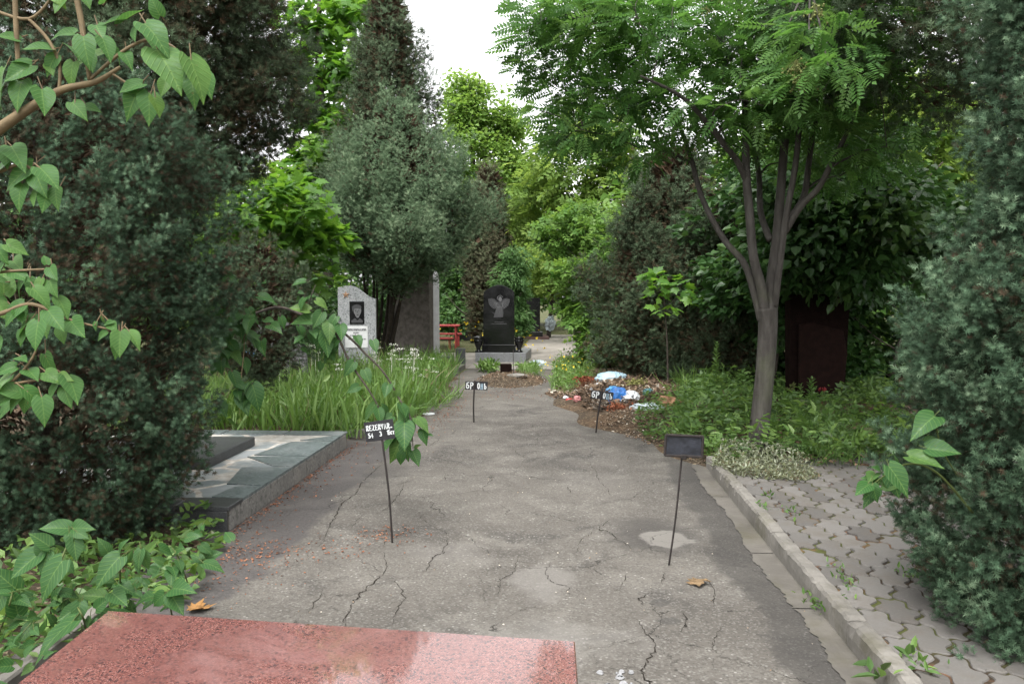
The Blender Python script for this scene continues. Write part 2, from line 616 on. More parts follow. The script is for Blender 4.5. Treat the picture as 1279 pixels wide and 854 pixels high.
# ------------------------------------------------------------------ trees
def juniper(name, label, axis, prof, n, plen, shoots, T, ss, mat, lobes=.13, up=.8, trunk=None, group=None, cam_side=True, dead=1500, mat_trunk=None, deadsize=.05, tone=0.0):
    """axis = (x, y); prof = [(z, r)]: plumes of needle shoots on an uneven shell, dry twigs within, stems at the middle"""
    root = empty(name, (axis[0], axis[1], 0), label, 'conifer', group)
    zs = np.array([p[0] for p in prof], float); rs = np.array([p[1] for p in prof], float)
    lv = Leaves()
    cand = n * 4
    z = RNG.uniform(zs[0], zs[-1], cand)
    r = np.interp(z, zs, rs)
    z = z[RNG.uniform(0, rs.max(), cand) < r + .05]
    th = RNG.uniform(0, 2 * PI, len(z))
    if cam_side:
        tocam = math.atan2(-axis[1], -axis[0])
        keep = (np.cos(th - tocam) > -.35) | (RNG.uniform(size=len(z)) < .35)
        z, th = z[keep], th[keep]
    z, th = z[:n], th[:n]
    ph = RNG.uniform(0, 6, 4)
    rr = np.interp(z, zs, rs) * (1 + lobes * np.sin(3 * th + 1.7 * z + ph[0]) + lobes * .8 * np.sin(5 * th - 2.9 * z + ph[1]) + lobes * .6 * np.sin(2 * th + 6.1 * z + ph[2]))
    slope = (np.interp(z + .1, zs, rs) - np.interp(z - .1, zs, rs)) / .2
    sfrac = RNG.uniform(.62, 1.0, len(z))
    rad = rr * sfrac
    out = np.stack([np.cos(th), np.sin(th), -np.clip(slope, -1.2, 1.2) * .6], 1)
    base = np.stack([axis[0] + rad * np.cos(th), axis[1] + rad * np.sin(th), z], 1)
    d = out * .7 + UP * up + RNG.normal(size=out.shape) * .28
    d /= np.linalg.norm(d, axis=1)[:, None]
    base -= d * plen * .45
    L = plen * RNG.uniform(.55, 1.25, len(z))
    ptone = RNG.normal(0, .16, len(z)) + (sfrac - .8) * .2 + tone  # random tone per plume, lighter towards the outside of the crown
    k = shoots
    N = len(z)
    t = RNG.uniform(0, 1, (N, k)) ** .8
    rdir = RNG.normal(size=(N, k, 3))
    rdir -= (rdir * d[:, None]).sum(2, keepdims=True) * d[:, None]
    rdir /= np.linalg.norm(rdir, axis=2)[:, :, None] + 1e-9
    rho = np.sqrt(RNG.uniform(0, 1, (N, k))) * .34 * (1.02 - t) ** .75 * L[:, None]
    pos = base[:, None] + d[:, None] * (t * L[:, None])[:, :, None] + rdir * rho[:, :, None]
    sd = d[:, None] * .55 + rdir * RNG.uniform(.3, 1.1, (N, k))[:, :, None] + RNG.normal(size=(N, k, 3)) * .35
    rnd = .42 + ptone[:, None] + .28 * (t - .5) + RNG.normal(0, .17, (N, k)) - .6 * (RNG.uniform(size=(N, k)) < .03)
    ok = pos[:, :, 2].ravel() > .02
    lv.put(T, pos.reshape(-1, 3)[ok], sd.reshape(-1, 3)[ok], rand_dirs(N * k)[ok], ss * RNG.uniform(.75, 1.25, N * k)[ok], rnd.ravel()[ok])
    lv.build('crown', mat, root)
    # dry inner twigs, drawn as big leaf cards that block light through the crown
    dl = Leaves()
    z = RNG.uniform(zs[0] + .05, zs[-1] * .96, dead); r = np.interp(z, zs, rs)
    th = RNG.uniform(0, 2 * PI, dead); q = RNG.uniform(.15, .68, dead) * r
    pos = np.stack([axis[0] + q * np.cos(th), axis[1] + q * np.sin(th), z], 1)
    dd = np.stack([np.cos(th), np.sin(th), np.full(dead, .6)], 1) + RNG.normal(size=(dead, 3)) * .4
    dl.put(T_OVN, pos, dd, rand_dirs(dead), deadsize * RNG.uniform(1.5, 4, dead), RNG.uniform(0, 1, dead))
    dl.build('dry_twigs', M_DEAD, root)
    mb = MB()
    if trunk is None:
        trunk = [[(axis[0], axis[1], 0), (axis[0] + .05, axis[1], zs[-1] * .5), (axis[0], axis[1], zs[-1] * .93)]]
        trad = [(.09, .06, .012)]
    else:
        trunk, trad = trunk
    for pl, ra in zip(trunk, trad):
        sp = smooth_line(pl, 5)
        mb.tube(sp, np.interp(np.linspace(0, 1, len(sp)), np.linspace(0, 1, len(ra)), ra), 8)
    mb.build('trunk', mat_trunk or M_BARKD, root, smooth=True)
    return root


def broadleaf(name, label, base, limbs, clumps, T, size, per, mat, bark=M_BARK, droop=.25, cat='tree', group=None, twig_r=.02, spread=.55, hang=0.0, leaf_up=.9):
    """limbs: [(points, radii)]; clumps: array (n, 4) = centre + radius. Each clump is joined to the nearest limb by a twig."""
    root = empty(name, base, label, cat, group)
    mb = MB()
    sk = []; skr = []
    for pl, ra in limbs:
        sp = smooth_line(pl, 6)
        rr = np.interp(np.linspace(0, 1, len(sp)), np.linspace(0, 1, len(ra)), ra)
        mb.tube(sp, rr, 10 if rr[0] > .05 else 6)
        sk.extend(sp); skr.extend(rr)
    sk = [np.array(p) for p in sk]
    cl = np.asarray(clumps, float)
    c0 = np.mean([sk[len(sk) // 2]], 0)
    order = np.argsort([min(np.linalg.norm(np.array(sk) - c[:3], axis=1)) for c in cl])
    lv = Leaves()
    for i in order:
        c = cl[i, :3]; r = cl[i, 3]
        S = np.array(sk)
        dv = c - S
        dist = np.linalg.norm(dv, axis=1) + 1.2 * np.maximum(0, S[:, 2] - c[2] + .15)
        j = int(np.argmin(dist))
        a = S[j]
        mid = (a + c) / 2 + RNG.normal(size=3) * .07 * np.linalg.norm(c - a) + UP * .10 * np.linalg.norm(c - a)
        br = smooth_line([a, mid, c], 4)
        r0 = min(skr[j] * .6, twig_r * (.5 + .6 * np.linalg.norm(c - a)))
        rr = np.linspace(max(r0, .005), .004, len(br))
        mb.tube(br, rr, 5, cap=False)
        sk.extend(br[2:]); skr.extend(rr[2:])
        n = max(3, int(per * RNG.uniform(.6, 1.3)))
        off = rand_dirs(n) * (RNG.uniform(.15, 1, n) ** .6)[:, None] * r
        off[:, 2] *= .62
        tw = c + off
        tw[:, 2] -= hang * (np.linalg.norm(off[:, :2], axis=1)) ** 2 / max(r, .1)
        d = off / (np.linalg.norm(off, axis=1)[:, None] + 1e-6) + (c - a) / (np.linalg.norm(c - a) + 1e-6) * .5 + RNG.normal(size=(n, 3)) * spread
        d[:, 2] = d[:, 2] * .6 - droop
        up = UP * leaf_up + RNG.normal(size=(n, 3)) * .45
        tone = RNG.normal(0, .13)
        lv.put(T, tw, d, up, size * RNG.uniform(.65, 1.25, n), .5 + tone + RNG.normal(0, .2, n) + .15 * off[:, 2] / max(r, .1))  # random tone, lighter towards the top of each clump
    mb.build('trunk', bark, root, smooth=True)
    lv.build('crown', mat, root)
    return root


def ell_clumps(c, rad, n, r=(.3, .6), shell=.55, zmin=None):
    d = rand_dirs(n)
    q = RNG.uniform(shell, 1, n) ** .7
    p = np.array(c) + d * q[:, None] * np.array(rad)
    if zmin is not None: p[:, 2] = np.maximum(p[:, 2], zmin + RNG.uniform(0, .3, n))
    return np.concatenate([p, RNG.uniform(r[0], r[1], (n, 1))], 1)


def simple_trunk(base, top, r, kink=.15, limbs=5, ll=1.0, start=.35):
    base = np.array(base, float); top = np.array(top, float)
    m1 = base + (top - base) * .35 + RNG.normal(size=3) * [kink, kink, 0]
    m2 = base + (top - base) * .7 + RNG.normal(size=3) * [kink, kink, 0]
    out = [([base, m1, m2, top], [r * 1.15, r * .8, r * .5, r * .12])]
    for i in range(limbs):
        t = start + (.95 - start) * i / max(1, limbs - 1)
        p = base + (top - base) * t
        a = i * 2.4 + RNG.uniform(0, 1)
        e = p + np.array([math.cos(a), math.sin(a), .8]) * ll * (1.15 - .6 * t)
        out.append(([p, (p + e) / 2 + [0, 0, -.08 * ll], e], [r * .42 * (1.2 - t), r * .28 * (1.2 - t), .008]))
    return out


# ================================================================== THE SETTING
def VU(px, py, z=0.0):
    g = G(px, py, z)
    return np.array([g[0] * UY - g[1] * UX, g[0] * UX + g[1] * UY])


def in_path_frame(o):
    o.rotation_euler = (0, 0, -PATH_ANG)
    return o


def m_soil(name, dark, light, leaf=(.12, .075, .045)):
    t = NT(name)
    a = t.noise(1.3, 8, .65); b = t.noise(22, 6, .7)
    col = t.mix(t.rng(b, .3, .7), dark, light)
    col = t.mix(t.rng(a, .45, .65, 0, .6), col, leaf)
    sp = t.sep(t.vor(55, out='Color'))[0]
    col = t.mix(t.rng(sp, .9, .93, 0, .7), col, (.24, .19, .13))
    return t.done(t.pr(col, .95, t.bump(b, .8, .03), .1))


M_SOIL = m_soil('dark_soil', (.035, .027, .019), (.085, .065, .046))
M_SOILG = m_soil('mossy_ground', (.035, .045, .018), (.075, .085, .035), (.09, .075, .045))


def m_asphalt():
    t = NT('old_cracked_asphalt')
    o = t.obj()
    xyz = t.sep(o); v, u = xyz[0], xyz[1]
    big = t.noise(.55, 6, .6); mid = t.noise(2.4, 8, .65, dist=.4); fine = t.noise(45, 4, .7)
    col = t.mix(t.rng(big, .35, .65), (.135, .122, .108), (.205, .187, .165))
    col = t.mix(t.rng(mid, .45, .68, 0, .7), col, (.262, .242, .215))
    stain = t.noise(1.1, 7, .7, t.map(loc=(7, 3, 0)), .8)
    col = t.mix(t.rng(stain, .52, .66, 0, .75), col, (.085, .078, .072))
    # stones in the worn surface
    st = t.vor(95, out='Color'); s0 = t.sep(st)
    col = t.mix(t.rng(s0[0], .55, .95, 0, .45), col, (.075, .069, .063))
    col = t.mix(t.rng(s0[1], .80, .90, 0, .5), col, (.30, .285, .26))
    wt = t.sep(t.vor(38, out='Color'))[2]
    wd = t.vor(38, out='Distance')
    wear = t.rng(mid, .42, .6)
    white = t.m('MULTIPLY', t.m('MULTIPLY', t.rng(wt, .86, .9), t.rng(wd, .30, .18)), t.m('ADD', t.m('MULTIPLY', wear, .75), .08))
    col = t.mix(white, col, (.46, .44, .41))
    # smoother strips laid later along both edges
    wob = t.m('SUBTRACT', t.noise(1.7, 5, .6), .5)
    wv = t.m('ADD', v, t.m('MULTIPLY', wob, .7))
    left = t.rng(wv, -1.74, -1.84)
    near = t.rng(u, 10.5, 9.0)
    left = t.m('MULTIPLY', left, near)
    lc = t.mix(t.rng(fine, .3, .7), (.092, .084, .082), (.142, .130, .124))
    lc = t.mix(t.rng(mid, .45, .68, 0, .5), lc, (.19, .175, .16))
    col = t.mix(left, col, lc)
    wv2 = t.m('ADD', v, t.m('MULTIPLY', wob, .5))
    right = t.m('MULTIPLY', t.rng(wv2, .88, .98), t.rng(u, 9.0, 8.0))
    col = t.mix(t.m('MULTIPLY', right, .65), col, (.068, .064, .060))

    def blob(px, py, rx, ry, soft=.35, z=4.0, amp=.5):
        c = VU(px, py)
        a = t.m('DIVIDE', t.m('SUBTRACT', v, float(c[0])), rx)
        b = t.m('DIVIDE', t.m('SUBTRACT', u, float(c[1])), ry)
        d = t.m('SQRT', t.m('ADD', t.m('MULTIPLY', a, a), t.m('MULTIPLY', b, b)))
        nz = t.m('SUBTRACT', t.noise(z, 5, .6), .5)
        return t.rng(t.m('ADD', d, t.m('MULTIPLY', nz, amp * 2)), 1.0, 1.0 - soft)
    # old mended and worn spots
    col = t.mix(t.m('MULTIPLY', blob(815, 668, .42, .55, .6), .75), col, (.088, .081, .075))
    col = t.mix(t.m('MULTIPLY', blob(832, 672, .19, .24, .25, 7, .75), .8), col, (.30, .28, .255))
    col = t.mix(t.m('MULTIPLY', blob(676, 725, .24, .36, .5, amp=.7), .6), col, (.29, .27, .25))
    col = t.mix(t.m('MULTIPLY', blob(560, 690, .40, .3, .7, amp=.9), .35), col, (.28, .26, .24))
    col = t.mix(t.m('MULTIPLY', blob(690, 800, .55, .35, .8, amp=.9), .5), col, (.33, .31, .285))
    col = t.mix(t.m('MULTIPLY', blob(735, 600, .6, .5, .9, amp=.9), .25), col, (.27, .25, .23))
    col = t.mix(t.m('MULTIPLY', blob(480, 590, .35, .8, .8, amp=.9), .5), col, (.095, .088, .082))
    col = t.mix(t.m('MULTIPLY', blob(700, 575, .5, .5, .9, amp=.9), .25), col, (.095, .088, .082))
    col = t.mix(t.m('MULTIPLY', blob(824, 752, .055, .07, .3, 9), .6), col, (.085, .08, .075))
    col = t.mix(t.m('MULTIPLY', blob(835, 775, .08, .05, .3, 9), .6), col, (.085, .08, .075))
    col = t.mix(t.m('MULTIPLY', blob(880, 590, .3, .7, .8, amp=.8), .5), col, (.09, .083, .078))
    # soil washed over the far part and the left foot
    dirt = t.m('MULTIPLY', t.rng(t.noise(.9, 6, .7), .5, .68), t.rng(u, 9.5, 14))
    col = t.mix(t.m('MULTIPLY', dirt, .5), col, (.20, .165, .13))
    # fine cracks
    wo = t.noise(3.0, 6, .65, color=True)
    vec = t.n('ShaderNodeVectorMath', operation='MULTIPLY_ADD')
    t.L(wo, vec.inputs[0]); vec.inputs[1].default_value = (.32, .32, 0); t.L(o, vec.inputs[2])
    e1 = t.vor(1.15, 'DISTANCE_TO_EDGE', 'Distance', vec.outputs[0], dim='2D')
    e2 = t.vor(3.1, 'DISTANCE_TO_EDGE', 'Distance', vec.outputs[0], dim='2D')
    br = t.rng(t.noise(1.25, 4, .6, t.map(loc=(3, 9, 0))), .47, .56)
    br2 = t.rng(t.noise(1.0, 4, .6, t.map(loc=(13, 2, 0))), .52, .60)
    c1 = t.m('MULTIPLY', t.rng(e1, .0055, .0015), br)
    c2 = t.m('MULTIPLY', t.rng(e2, .009, .002), br2)
    cr = t.m('MAXIMUM', c1, t.m('MULTIPLY', c2, .6))
    col = t.mix(t.m('MULTIPLY', cr, .8), col, (.030, .027, .023))
    h = t.m('ADD', t.m('MULTIPLY', s0[2], .5), fine)
    h = t.m('SUBTRACT', h, t.m('MULTIPLY', cr, 2.0))
    return t.done(t.pr(t.mix(1.0, col, (.575, .575, .57), 'MULTIPLY'), .88, t.bump(h, .55, .008), .22))


M_ASPH = m_asphalt()
M_CRACK = m_plain('crack_dirt', (.035, .030, .025), .95, .4, 20, .1, .3)


def m_concrete(name, c, moss=.3, spec=.2):
    t = NT(name)
    a = t.noise(2.2, 8, .65); b = t.noise(35, 5, .7)
    col = t.mix(t.rng(a, .3, .7), tuple(x * .72 for x in c), tuple(x * 1.12 for x in c))
    col = t.mix(t.rng(b, .55, .75, 0, .4), col, tuple(x * .6 for x in c))
    ms = t.noise(1.4, 6, .7, t.map(loc=(4, 4, 4)))
    col = t.mix(t.rng(ms, .5, .68, 0, moss), col, (.12, .11, .06))
    return t.done(t.pr(t.mix(1.0, col, (.58, .58, .58), 'MULTIPLY'), .9, t.bump(b, .4, .01), spec))


M_CONC = m_concrete('weathered_concrete', (.30, .28, .25), .6)
M_GUT = m_concrete('gutter_concrete', (.205, .188, .165), .45)
M_FORE = m_concrete('pale_forecourt', (.46, .42, .37), .15)


def m_paver():
    t = NT('worn_paver')
    r = t.attr('rnd')
    a = t.noise(5, 6, .65); b = t.noise(70, 4, .7)
    col = t.mix(r, (.165, .156, .147), (.300, .287, .272))
    col = t.mix(t.rng(a, .45, .7, 0, .5), col, (.20, .17, .135))
    col = t.mix(t.rng(b, .5, .75, 0, .35), col, (.34, .32, .30))
    return t.done(t.pr(t.mix(1.0, col, (.50, .492, .482), 'MULTIPLY'), .9, t.bump(b, .4, .006), .2))


M_PAVER = m_paver()


def m_joint():
    t = NT('mossy_joint_soil')
    a = t.noise(2.5, 5, .6)
    col = t.mix(t.rng(a, .42, .58), (.040, .030, .021), (.060, .066, .022))
    col = t.mix(t.rng(t.noise(3.5, 5, .6, t.map(loc=(5, 1, 0))), .52, .62, 0, .8), col, (.14, .075, .045))
    return t.done(t.pr(col, .95, t.bump(t.noise(60), .5, .01), .1))


M_JOINT = m_joint()


def grid_sheet(name, x0, x1, y0, y1, nx, ny, zf, mat, path=True, smooth=True):
    xs = np.linspace(x0, x1, nx); ys = np.linspace(y0, y1, ny)
    X, Y = np.meshgrid(xs, ys)
    Z = zf(X, Y)
    V = np.stack([X.ravel(), Y.ravel(), Z.ravel()], 1)
    i = np.arange((nx - 1) * (ny - 1)); a = (i // (nx - 1)) * nx + i % (nx - 1)
    F = np.stack([a, a + 1, a + nx + 1, a + nx], 1)
    o = link(name, raw_mesh(name, V, F, mat, smooth))
    if path: in_path_frame(o)
    return o


def wob(X, Y, s=1.0, seed=0.0):
    return (np.sin(1.7 * s * X + .6 * np.sin(2.3 * s * Y + seed) + seed) + np.sin(2.9 * s * Y + 1.3 * np.sin(1.9 * s * X) + 2 * seed) + .5 * np.sin(6.1 * s * X + 4.7 * s * Y + seed)) / 2.5


g = MB().add([(-90, -30, -.03), (90, -30, -.03), (90, 130, -.03), (-90, 130, -.03)], [(0, 1, 2, 3)]).build('ground', M_SOILG, kind='structure')

# asphalt path with its traced cracks
mb = MB()
mb.add([(-3.2, -1, 0), (1.31, -1, 0), (1.31, 8.3, 0), (1.5, 12, 0), (1.5, 18.2, 0), (-2.2, 18.2, 0), (-3.2, 12, 0)], [tuple(range(7))])
CR = [
    ([(478, 690), (477, 716), (459, 732), (445, 747), (431, 771), (424, 790)], .020),
    ([(558, 673), (554, 690), (541, 700), (531, 713)], .014),
    ([(650, 690), (644, 712), (627, 724), (622, 733), (600, 745)], .010),
    ([(690, 700), (691, 722), (708, 733), (714, 745)], .010),
    ([(762, 648), (754, 661), (767, 665), (779, 675), (791, 686)], .015),
    ([(783, 769), (797, 786), (805, 806), (797, 825), (807, 845), (814, 858), (818, 875)], .018),
    ([(816, 738), (805, 748), (806, 757)], .014), ([(786, 716), (770, 738)], .010), ([(830, 715), (826, 728)], .012),
    ([(496, 722), (504, 735), (498, 759), (491, 780)], .010),
    ([(502, 603), (498, 617), (481, 632), (473, 638)], .014),
    ([(549, 558), (566, 561), (574, 571)], .012), ([(553, 543), (543, 553), (535, 558)], .012),
    ([(481, 578), (466, 590), (448, 612), (430, 632), (415, 655), (398, 682)], .018),
    ([(516, 600), (500, 603), (486, 606)], .012), ([(557, 590), (556, 600)], .012),
    ([(851, 763), (850, 778), (847, 790)], .014), ([(870, 716), (889, 745), (893, 757)], .010),
    ([(735, 576), (745, 600), (757, 610), (762, 620)], .012), ([(708, 608), (716, 617)], .012),
    ([(620, 775), (660, 762), (680, 759)], .008), ([(590, 552), (600, 548)], .02), ([(455, 640), (440, 660)], .01),
    ([(400, 740), (385, 765)], .010), ([(720, 690), (735, 672), (752, 663)], .007), ([(900, 780), (890, 800), (893, 812)], .009),
    ([(560, 590), (590, 600), (615, 596)], .008), ([(520, 640), (540, 655), (556, 673)], .009), ([(640, 560), (660, 572), (690, 570)], .010),
]
for pts, w in CR:
    q = [VU(*p) for p in pts]
    line = smooth_line([(a, b, 0) for a, b in q], 13)
    n = len(line)
    wk = np.cumsum(RNG.normal(size=(n, 2)) * [.006, .008], 0); wk -= np.linspace(0, 1, n)[:, None] * wk[-1]
    line[:, :2] += wk + RNG.normal(size=(n, 2)) * [.004, .007]
    V = []
    for i, p in enumerate(line):
        tt = line[min(i + 1, n - 1)] - line[max(i - 1, 0)]
        nn = np.array([tt[1], -tt[0], 0]); nn /= np.linalg.norm(nn) + 1e-9
        ww = w * .24 * math.sin(PI * min(1, (i + .4) / n)) ** .6 * RNG.uniform(.15, 1.3)
        V += [p + nn * ww + [0, 0, .003], p - nn * ww + [0, 0, .003]]
    mb.add(V, [(2 * i, 2 * i + 1, 2 * i + 3, 2 * i + 2) for i in range(n - 1)], 1)
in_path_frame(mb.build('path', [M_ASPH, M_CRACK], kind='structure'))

# concrete gutter beside the kerb: five cast lengths with a ragged outer edge
mb = MB()
uu = 2.0
for L in (1.35, 1.1, .95, 1.5, 1.3):
    n = 34
    us = np.linspace(uu + .006, uu + L - .006, n)
    e = 1.175 + .018 * np.sin(us * 3.1 + 1) + .008 * np.sin(us * 17.7) + RNG.normal(0, .006, n)
    V = [(1.312, a, .006) for a in us] + [(b, a, .006) for a, b in zip(us, e)]
    mb.add(V, [(i, i + 1, n + i + 1, n + i) for i in range(n - 1)])
    uu += L
in_path_frame(mb.build('gutter', M_GUT, kind='structure'))

# kerb of three cast stones
for u0, u1 in ((1.6, 3.985), (4.0, 5.49), (5.505, 8.05)):
    mb = MB()
    ns = int((u1 - u0) / .035)
    prof = [(1.310, -.07), (1.308, .06), (1.311, .112), (1.324, .128), (1.360, .131), (1.388, .128), (1.400, .115), (1.402, -.07)]
    V = []
    for i in range(ns + 1):
        uu = u0 + (u1 - u0) * i / ns
        chip = max(0, RNG.normal(-.012, .012))
        for k, (a, b) in enumerate(prof):
            e_ = .003 + (.004 if k in (2, 3, 5, 6) else 0)
            V.append((a + RNG.normal(0, e_ * .35) + (chip if k in (2, 3) else 0), uu, b + RNG.normal(0, e_ * .3) - (chip if k in (3,) else 0) - (.012 if i in (0, ns) and k in (3, 4, 5) else 0) + .006 * math.sin(uu * 2.2)))
    n = len(prof)
    F = [(i * n + k, i * n + (k + 1) % n, (i + 1) * n + (k + 1) % n, (i + 1) * n + k) for i in range(ns) for k in range(n)]
    F += [tuple(range(n)), tuple(ns * n + k for k in reversed(range(n)))]
    F = [tuple(reversed(f)) for f in F]
    k = mb.add(V, F).build('kerb', M_CONC, kind='structure')
    in_path_frame(k)
in_path_frame(MB().box((.76, 8.9, 0), (.01, .01, .01)).build('kerb_chip', M_CONC, kind='structure')) if False else None

# pavers
mb = MB()
a_, b_, pitch, LEN, gap = .099, .047, .146, .335, .0095
V = []; F = []; RN = []
ci = 0
v0 = 1.405
for i in range(-1, 24):
    for j in range(5, 28):
        cx = v0 + .06 + i * pitch; cy = j * LEN + (i % 2) * LEN / 2
        if cy > 8.35 or cy < 2.2: continue
        hexa = [(a_, 0), (b_, LEN / 2), (-b_, LEN / 2), (-a_, 0), (-b_, -LEN / 2), (b_, -LEN / 2)]
        out = []
        for e in range(6):
            p = np.array(hexa[e]); q = np.array(hexa[(e + 1) % 6])
            dd = q - p; nn = np.array([-dd[1], dd[0]]) / np.linalg.norm(dd)
            am = .020 if np.linalg.norm(dd) > .15 else .012
            for k in range(7):
                tt = k / 7
                out.append(p + dd * tt + nn * am * math.sin(2 * PI * tt))
        out = np.array(out)
        o2 = out - out / np.linalg.norm(out, axis=1)[:, None] * gap * RNG.uniform(.9, 1.5)
        o3 = out - out / np.linalg.norm(out, axis=1)[:, None] * (gap + .006)
        if (o2[:, 0] + cx).max() < v0 + .01: continue
        n = len(out); b = len(V)
        zt = .106 + RNG.normal(0, .003); tx, ty = RNG.normal(0, .013, 2)
        for q, zz in ((o2, .075), (o2, zt - .006), (o3, zt)):
            for p in q: V.append((max(p[0] + cx, v0), p[1] + cy, zz + (tx * p[0] + ty * p[1]) * (zz > .08)))
        for r in range(2):
            for k in range(n):
                F.append((b + r * n + k, b + r * n + (k + 1) % n, b + (r + 1) * n + (k + 1) % n, b + (r + 1) * n + k))
        F.append(tuple(b + 2 * n + k for k in range(n)))
        RN += [RNG.uniform()] * (3 * n)
me = raw_mesh('paved_terrace', np.array(V), F, M_PAVER, False, {'rnd': RN})
in_path_frame(tag(link('paved_terrace', me), kind='structure'))
j_ = grid_sheet('terrace_bed', 1.402, 5.0, 1.6, 8.35, 60, 100, lambda X, Y: .0965 + .004 * wob(X, Y, 3), M_JOINT)
tag(j_, kind='structure')

# soil verge on the right of the path
edge = [(888, 592), (868, 577), (830, 562), (790, 548), (740, 532), (702, 512), (690, 490), (692, 470), (700, 455)]
eg = np.array([VU(*p) for p in edge])


def verge_z(X, Y):
    eu = np.interp(Y, eg[:, 1], eg[:, 0])
    d = X - eu + .12 * np.sin(Y * 3.1)
    h = .13 * np.clip(d / .9, 0, 1) ** .8 - .035 * np.clip(-d / .12, 0, 1)
    return h + .025 * wob(X, Y, 1.9, 1.0) * np.clip(d / .5, 0, 1)


tag(grid_sheet('verge', -.2, 9.0, 8.06, 22, 150, 220, verge_z, M_SOIL), kind='structure')
tag(grid_sheet('verge_beside_terrace', 4.6, 12, 1.5, 8.06, 20, 20, lambda X, Y: .12 + .02 * wob(X, Y), M_SOIL), kind='structure')

# planted bed on the left of the path
ledge = np.array([VU(*p) for p in [(420, 538), (470, 533), (520, 522), (548, 503), (558, 488), (566, 475), (573, 464)]])


def lbed_z(X, Y):
    eu = np.interp(Y, ledge[:, 1], ledge[:, 0])
    d = eu - X + .1 * np.sin(Y * 4.0)
    h = .09 * np.clip(d / .6, 0, 1) - .03 * np.clip(-d / .1, 0, 1)
    return h + .02 * wob(X, Y, 2.2, 2.0) * np.clip(d / .4, 0, 1)


tag(grid_sheet('flower_bed', -10, -1.2, 9.0, 18.5, 120, 150, lbed_z, M_SOIL), kind='structure')
tag(grid_sheet('soil_under_junipers', -9, -2.36, .5, 9.0, 60, 70, lambda X, Y: .03 + .035 * wob(X, Y, 1.8, 3) - .05 * (X > -2.5), M_SOIL), kind='structure')

# pale forecourt round the black stone, lawn behind it
tag(grid_sheet('forecourt', -3.6, 3.2, 18.15, 33, 8, 12, lambda X, Y: .012 + 0 * X, M_FORE), kind='structure')
tag(grid_sheet('lawn_soil', -9.0, -1.3, 23.0, 33, 8, 12, lambda X, Y: .03 + 0 * X, M_SOILG), kind='structure')
# ================================================================== GRAVES, SIGNS, LITTER
M_RED = m_granite('polished_red_granite', (.215, .082, .070), (.055, .034, .038), (.36, .19, .168), 270, .2, (.30, .16, .15), .26, .65, .8, 1.0)
M_REDR = m_granite('rough_red_granite', (.20, .06, .05), (.08, .035, .03), (.33, .15, .12), 190, .7)
M_GREYG = m_granite('grey_granite', (.42, .43, .44), (.20, .21, .22), (.62, .63, .64), 70, .45, None, .3, .7)
M_BLACK = m_granite('polished_black_granite', (.012, .012, .013), (.006, .006, .007), (.030, .030, .032), 220, .09)
M_DKGREY = m_granite('dark_grey_granite', (.055, .057, .060), (.030, .031, .033), (.11, .112, .115), 200, .4)
M_PLINTH = m_granite('light_grey_plinth', (.30, .31, .32), (.22, .225, .23), (.40, .41, .42), 120, .45)
M_GREEN = m_granite('green_grey_stone', (.125, .150, .150), (.075, .095, .097), (.20, .23, .23), 60, .42, (.27, .28, .27), gain=.85)
M_SIDEST = m_granite('grey_side_stone', (.20, .19, .175), (.12, .115, .105), (.29, .275, .255), 60, .8, (.34, .31, .27), gain=.8)
M_ROUGH = m_plain('rough_brown_stone', (.15, .132, .118), .9, .35, 9, .15, .8)
M_WHITEST = m_plain('white_stone', (.52, .52, .52), .6, .12, 6, .3, .1)
M_BROWNST = m_granite('red_brown_stone', (.17, .085, .07), (.10, .05, .04), (.26, .15, .13), 160, .5)
M_DKRED = m_plain('shade_darkened_red_stone', (.012, .007, .006), .95, .35, 12, .03, .7)  # set darker than the stone itself: the stele's deep shade is in this colour
M_DKRED2 = m_plain('shade_darkened_polished_stone', (.017, .009, .0075), .9, .3, 12, .05, .2)  # panel colour carries the same deep shade, darker than the stone
M_IRON = m_plain('rusty_black_iron', (.028, .022, .020), .75, .4, 40, .3, .3)
M_PLATE = m_plain('black_painted_plate', (.014, .013, .016), .55, .4, 25, .4, .2)
M_PLATE2 = m_plain('scuffed_blue_black_plate', (.020, .022, .030), .45, .5, 22, .4, .2)
M_PAINT = m_plain('white_paint', (.78, .80, .80), .6, .08, 30, .3, .1)
M_PAINTB = m_plain('faded_white_paint', (.33, .46, .55), .6, .15, 30, .3, .1)
M_BENCH = m_plain('red_painted_wood', (.42, .065, .06), .55, .2, 12, .35, .15)
M_ENGR = m_plain('grey_engraving', (.19, .19, .195), .7, .3, 60, .2, .1)
M_ENGD = m_plain('faint_engraving', (.075, .075, .078), .7, .3, 60, .2, .1)
M_INK = m_plain('grey_lettering', (.13, .13, .14), .7, .3, 40, .2, .0)
M_STAR = m_plain('faded_bronze_star', (.42, .25, .15), .6, .2, 30, .3, .1)
M_PLAQ = m_plain('white_enamel', (.80, .80, .80), .35, .04, 20, .4, .0)


